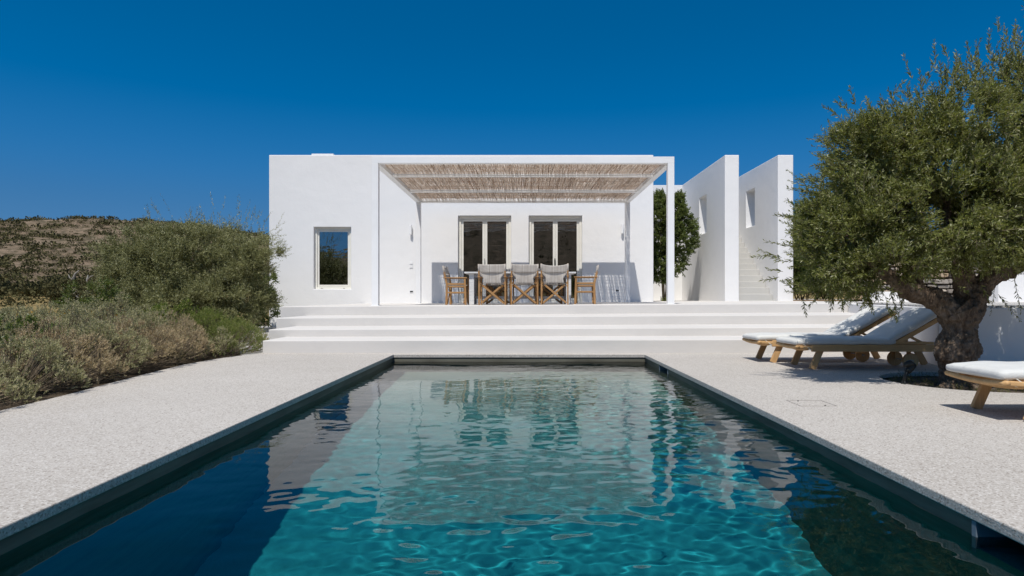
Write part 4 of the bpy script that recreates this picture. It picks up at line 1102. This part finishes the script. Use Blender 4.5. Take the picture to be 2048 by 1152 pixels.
# ------------------------------------------------------------------ terrain
def crest(az):
    """height of the ridge (m) by direction, az measured from +Y towards +X"""
    k = [(-180, 28), (-172, 26), (-165, 17.5), (-155, 17), (-150, 17), (-120, 14), (-90, 12), (-60, 17), (-42, 26.2), (-38, 27.0), (-33, 28.3), (-28, 27.2), (-21, 22.0), (-14, 17), (0, 13), (20, 13), (35, 14), (60, 16), (100, 22), (140, 34), (165, 36), (180, 28)]
    a = math.degrees(az)
    return np.interp(a, [q[0] for q in k], [q[1] for q in k])
def hills():
    def axis(n, lim): 
        t = np.linspace(-1, 1, n); return np.sign(t) * (np.abs(t) ** 2.6) * lim
    xs = np.unique(np.concatenate([axis(181, 700), np.array([-3.3, 3.3])])); ys = np.unique(np.concatenate([axis(181, 700) , np.array([-2.5, 9.3])]))
    X, Y = np.meshgrid(xs, ys); r = np.hypot(X, Y); az = np.degrees(np.arctan2(X, Y))
    k = [(-180, 28), (-172, 26), (-165, 17.5), (-155, 17), (-150, 17), (-120, 14), (-90, 12), (-60, 17), (-42, 26.2), (-38, 27.0), (-33, 28.3), (-28, 27.2), (-21, 22.0), (-14, 17), (0, 13), (20, 13), (35, 14), (60, 16), (100, 22), (140, 34), (165, 36), (180, 28)]
    sk = [(-180, .125), (-172, .125), (-167, .118), (-164, .078), (-155, .075), (-120, .065), (-90, .06), (-60, .075), (-38.8, .0887), (-34.6, .0965), (-30.2, .0985), (-26.4, .096), (-21.6, .088), (-12, .06), (0, .04), (20, .05), (35, .05), (60, .07), (100, .1), (140, .14), (165, .15), (180, .125)]
    slope = np.interp(az, [q[0] for q in sk], [q[1] for q in sk])
    t = np.clip((r - 100) / 130, 0, 1); g_ = .5 * t * t * (3 - 2 * t) + .5 * t
    rp_ = np.minimum(r, 245)
    Z = -.12 + .9 * np.clip((r - 45) / 60, 0, 1) + slope * rp_ * g_ * (1 - .35 * np.clip((r - 250) / 300, 0, 1))
    nz = np.zeros_like(X); rr = np.random.default_rng(2)
    for lam, am in ((90, .45), (45, .4), (22, .35), (11, .28)):
        for _ in range(5):
            th = rr.uniform(0, 6.28); l = lam * rr.uniform(.7, 1.4); nz += am / 2.2 * np.sin(2 * math.pi * (np.cos(th) * X + np.sin(th) * Y) / l + rr.uniform(0, 6.28))
    Z += nz * np.clip((r - 90) / 90, 0, 1)
    Z = np.where((X < -3) & (r < 45), Z - .0, Z)
    # terraced fields between 45 and 105 m
    Z += .18 * np.round(np.clip((r - 45) / 10, 0, 6)) * 0
    V = np.stack([X, Y, Z], -1).reshape(-1, 3); nx = len(xs)
    F = []
    for j in range(len(ys) - 1):
        for i in range(nx - 1):
            cx, cy = (xs[i] + xs[i + 1]) / 2, (ys[j] + ys[j + 1]) / 2
            if abs(cx) < 3.3 and -2.5 < cy < 9.3: continue
            F.append((j * nx + i, j * nx + i + 1, (j + 1) * nx + i + 1, (j + 1) * nx + i))
    m, nt, out = newmat('dry_stony_hillside')
    v = coords(nt); n1 = noise(nt, v, .05, 8, .65); n2 = noise(nt, v, .35, 8, .7); n3 = noise(nt, v, 1.6, 6, .7)
    c = ramp(nt, n1, [(.35, (.17, .125, .085)), (.65, (.25, .19, .135))])
    c = mixc(nt, ramp(nt, n2, [(.42, .85), (.56, 0.0)]), c, (.075, .065, .04))
    c = mixc(nt, ramp(nt, n3, [(.55, 0.0), (.68, .6)]), c, (.27, .22, .18))
    # dry grass fields where the land is flat and low
    g = N(nt, 'ShaderNodeNewGeometry'); sp_ = N(nt, 'ShaderNodeSeparateXYZ'); L(nt, g.outputs['Position'], sp_.inputs[0])
    f = N(nt, 'ShaderNodeMapRange', inp={1: 1.6, 2: 3.0, 3: 1.0, 4: 0.0}); L(nt, sp_.outputs[2], f.inputs[0])
    fld = ramp(nt, noise(nt, coords(nt, (.3, 1.4, 1)), .25, 6, .6), [(.35, (.17, .12, .05)), (.55, (.30, .225, .10)), (.7, (.38, .30, .15))])
    c = mixc(nt, f.outputs[0], c, fld)
    # garden soil close by
    ln_ = N(nt, 'ShaderNodeVectorMath', operation='LENGTH'); L(nt, g.outputs['Position'], ln_.inputs[0])
    f2 = N(nt, 'ShaderNodeMapRange', inp={1: 24.0, 2: 32.0, 3: 1.0, 4: 0.0}); L(nt, ln_.outputs['Value'], f2.inputs[0])
    c = mixc(nt, f2.outputs[0], c, (.09, .07, .05))
    p = N(nt, 'ShaderNodeBsdfPrincipled', inp={'Roughness': .95, 'Specular IOR Level': .05}); L(nt, c, p.inputs['Base Color'])
    L(nt, bump(nt, n2, .8, 1.2), p.inputs['Normal']); L(nt, p.outputs[0], out.inputs[0])
    o = np_mesh('ground', V, np.array(F), m, smooth=True); tag(o, kind='structure')
    return xs, ys, Z
gx, gy, gz = hills()
def ground_z(x, y):
    i = np.clip(np.searchsorted(gx, x) - 1, 0, len(gx) - 2); j = np.clip(np.searchsorted(gy, y) - 1, 0, len(gy) - 2)
    u = (x - gx[i]) / (gx[i + 1] - gx[i]); v = (y - gy[j]) / (gy[j + 1] - gy[j])
    return gz[j, i] * (1 - u) * (1 - v) + gz[j, i + 1] * u * (1 - v) + gz[j + 1, i] * (1 - u) * v + gz[j + 1, i + 1] * u * v
def scrub():
    B = []; Dn = []; Ls = []; Ws = []
    def bushes(x, y, r, cards):
        z = ground_z(x, y); n = len(x)
        d = rng.normal(size=(n, cards, 3)); d[:, :, 2] = np.abs(d[:, :, 2]); d /= np.linalg.norm(d, axis=2, keepdims=True)
        q = rng.uniform(.45, 1.0, (n, cards, 1))
        base = np.stack([x, y, z], 1)[:, None, :] + d * q * np.stack([r, r, r * .55], 1)[:, None, :]
        B.append(base.reshape(-1, 3)); Dn.append((d + rng.normal(size=d.shape) * .5).reshape(-1, 3))
        s = np.repeat(r, cards) * rng.uniform(.16, .34, n * cards); Ls.append(s); Ws.append(s * .8)
    n = 2700; az = np.radians(rng.uniform(-43, -18, n)); rr = 104 + 190 * rng.uniform(0, 1, n) ** 1.1
    cl = np.sin(az * 60) * np.sin(rr / 9) + .6 * np.sin(az * 131 + rr / 5); ok = cl > -.9
    bushes((rr * np.sin(az))[ok], (rr * np.cos(az))[ok], (rng.uniform(.3, 1.0, n) ** 2.5 * 1.9 + .4)[ok], 52)
    n = 900; az = np.radians(rng.uniform(90, 270, n)); rr = 110 + 200 * rng.uniform(0, 1, n); bushes(rr * np.sin(az), rr * np.cos(az), rng.uniform(.8, 3.5, n), 22)
    n = 60; az = np.radians(rng.uniform(-42, -32, n)); rr = rng.uniform(60, 104, n); bushes(rr * np.sin(az), rr * np.cos(az), rng.uniform(.4, 1.2, n), 30)
    V, F = leaves(np.concatenate(B), np.concatenate(Dn), np.concatenate(Ls), np.concatenate(Ws), .3)
    o = np_mesh('hillside_scrub', V, F, M['scrub']); tag(o, 'dark scrub scattered over the dry hill', 'scrub', kind='stuff')
scrub()
# field bushes that read one by one
for px, D, r, lab in ((150, 96, 3.0, 'round dark bush on the yellow field below the hill, leftmost'), (105, 92, 2.3, 'dark bush in the field standing nearest the pale path'), (75, 85, 1.9, 'small dark bush by the pale rocks at the foot of the hill')):
    x = (px - 1046) * D / 1300; z = float(ground_z(np.array([x]), np.array([D]))[0])
    t = empty('field_bush', (x, D, z)); tag(t, lab, 'bush', 'bushes on the field below the hill')
    n = 420; d = rng.normal(size=(n, 3)); d[:, 2] = np.abs(d[:, 2]); d /= np.linalg.norm(d, axis=1, keepdims=True)
    bs = np.array([x, D, z]) + d * rng.uniform(.5, 1.0, (n, 1)) * np.array([r * 1.5, r, r * .8]); s = rng.uniform(.3, .6, n)
    V, F = leaves(bs, d + rng.normal(size=(n, 3)) * .5, s, s * .7); o = np_mesh('foliage', V, F, M['scrub']); keep_np(o, t)
    k = rng.choice(n, 60); V, F = stems_mesh(np.tile([x, D, z], (60, 1)).astype(float), bs[k] - np.array([x, D, z]), np.linalg.norm(bs[k] - np.array([x, D, z]), axis=1), .03); o = np_mesh('stems', V, F, M['twig']); keep_np(o, t)
# pale track over the fields
pm = simple('pale_dirt_track', (.28, .22, .15), (.36, .29, .21), .95, .8, b=0)
tr = MB(); cpts = [(-2, 93, 0), (20, 94, 0), (60, 92, 0), (100, 88, 0), (135, 84, 0), (160, 78, 0)]
V = []
pts = [((px - 1046) * D / 1300, D) for px, D, _ in cpts]
dense = []
for i in range(len(pts) - 1):
    for j in range(6):
        t_ = j / 6; dense.append((pts[i][0] * (1 - t_) + pts[i + 1][0] * t_, pts[i][1] * (1 - t_) + pts[i + 1][1] * t_))
for x, y in dense:
    for off in (-.9, .9):
        yy = y + off; V.append((x, yy, float(ground_z(np.array([x]), np.array([yy]))[0]) + .12))
tr.v = V; tr.f = [(2 * i, 2 * i + 1, 2 * i + 3, 2 * i + 2) for i in range(len(dense) - 1)]
to = tr.build('dirt_track', pm); tag(to, kind='structure')
# bare bleached branches of a dead tree
bm_ = simple('bleached_dead_wood', (.20, .185, .165), (.30, .28, .25), .9, 8, b=.3)
dt = empty('dead_tree', at(150, 590, 40)); tag(dt, 'bleached dead tree with crooked bare limbs before the hill', 'dead tree')
mb = MB()
mb.tube([at(146, 572, 40), at(145, 560, 40), at(149, 552, 40), at(150, 548, 40), at(158, 541, 40)], [.10, .09, .07, .06, .03], 8)
mb.tube([at(145, 560, 40), at(139, 555, 40), at(137, 549, 40)], [.05, .035, .015], 6)
mb.tube([at(176, 572, 40), at(174, 560, 40), at(176, 550, 40)], [.08, .06, .03], 8)
mb.tube([at(174, 562, 40), at(181, 553, 40), at(187, 551, 40)], [.05, .035, .015], 6)
do = mb.build('limbs', bm_, smooth=True); keep(do, dt)
mb = MB().tube([at(160, 612, 40), at(152, 590, 40), at(146, 570, 40)], [.2, .15, .10], 8).tube([at(160, 612, 40), at(170, 588, 40), at(176, 570, 40)], [.18, .12, .08], 8)
do = mb.build('trunk', bm_, smooth=True); keep(do, dt)
# a belt of mid-distance bushes hiding the foot of the dead tree
shrub('wild_bush', (at(150, 610, 34)[0], 34, 0.1), [eb(150, 588, 45, 22, 34), eb(110, 600, 30, 10, 33), eb(190, 590, 35, 28, 33)], 45, 9, .16, .07, M['scrub'], 'dark wild bush in front of the dead tree', 'bush', .4, .3, None, (.1, .3))


# ------------------------------------------------------------------ camera, light, world
cam = bpy.data.cameras.new('camera'); co = bpy.data.objects.new('camera', cam); col.objects.link(co)
co.location = (0, 0, CAM_Z); co.rotation_euler = (R(90), 0, 0)
cam.sensor_width = 36; cam.lens = 1300 / 2048 * 36
cam.shift_x = -22 / 2048; cam.shift_y = 19 / 2048
cam.clip_start = .05; cam.clip_end = 3000
scene.camera = co
sun = bpy.data.lights.new('sun', 'SUN'); so = bpy.data.objects.new('sun', sun); col.objects.link(so)
tosun = Vector((-.17, -.51, 1)).normalized()
so.rotation_euler = tosun.to_track_quat('Z', 'Y').to_euler(); so.location = (-10, -20, 40)
sun.energy = 4.45; sun.angle = R(.5); sun.color = (1, .96, .90)
sun.cycles.is_caustics_light = True
w = bpy.data.worlds.new('World'); scene.world = w; w.use_nodes = True
nt = w.node_tree; nt.nodes.clear()
wo = N(nt, 'ShaderNodeOutputWorld'); bg = N(nt, 'ShaderNodeBackground', inp={'Strength': .1})
sky = N(nt, 'ShaderNodeTexSky', sky_type='NISHITA', sun_disc=False, sun_elevation=math.asin(tosun.z),
        sun_rotation=math.atan2(tosun.x, tosun.y) % (2 * math.pi), altitude=1500, air_density=1.0, dust_density=0.0, ozone_density=5.0)
tc = N(nt, 'ShaderNodeTexCoord'); sx = N(nt, 'ShaderNodeSeparateXYZ'); cx = N(nt, 'ShaderNodeCombineXYZ')
ab = N(nt, 'ShaderNodeMath', operation='ABSOLUTE'); ma = N(nt, 'ShaderNodeMath', operation='MULTIPLY_ADD', inp={1: .9, 2: .16})
L(nt, tc.outputs['Generated'], sx.inputs[0]); L(nt, sx.outputs[2], ab.inputs[0]); L(nt, ab.outputs[0], ma.inputs[0])
L(nt, sx.outputs[0], cx.inputs[0]); L(nt, sx.outputs[1], cx.inputs[1]); L(nt, ma.outputs[0], cx.inputs[2]); L(nt, cx.outputs[0], sky.inputs[0])
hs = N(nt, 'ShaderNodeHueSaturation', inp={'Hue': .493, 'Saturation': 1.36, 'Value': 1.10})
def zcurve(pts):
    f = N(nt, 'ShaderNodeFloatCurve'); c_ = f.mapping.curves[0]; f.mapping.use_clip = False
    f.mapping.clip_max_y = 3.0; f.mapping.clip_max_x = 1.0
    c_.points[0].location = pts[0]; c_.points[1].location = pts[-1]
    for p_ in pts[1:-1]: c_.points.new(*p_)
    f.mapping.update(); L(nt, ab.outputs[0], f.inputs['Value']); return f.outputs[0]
# deep polarised blue low down, unseen upper sky made paler and brighter to fill shadows
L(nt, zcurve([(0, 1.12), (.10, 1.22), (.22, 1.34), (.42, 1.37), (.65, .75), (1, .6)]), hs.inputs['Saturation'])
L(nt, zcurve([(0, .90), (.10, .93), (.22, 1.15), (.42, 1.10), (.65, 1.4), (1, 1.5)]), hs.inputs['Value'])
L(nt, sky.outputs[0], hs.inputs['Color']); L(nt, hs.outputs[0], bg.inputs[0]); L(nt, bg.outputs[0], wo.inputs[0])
scene.view_settings.view_transform = 'Standard'; scene.view_settings.look = 'None'
scene.view_settings.exposure = 0; scene.view_settings.gamma = 1
scene.render.engine = 'CYCLES'
c = scene.cycles
c.use_denoising = True; c.max_bounces = 10; c.diffuse_bounces = 4; c.glossy_bounces = 5; c.transmission_bounces = 8; c.transparent_max_bounces = 12
c.caustics_reflective = False; c.caustics_refractive = True; c.sample_clamp_indirect = 6; c.blur_glossy = .3
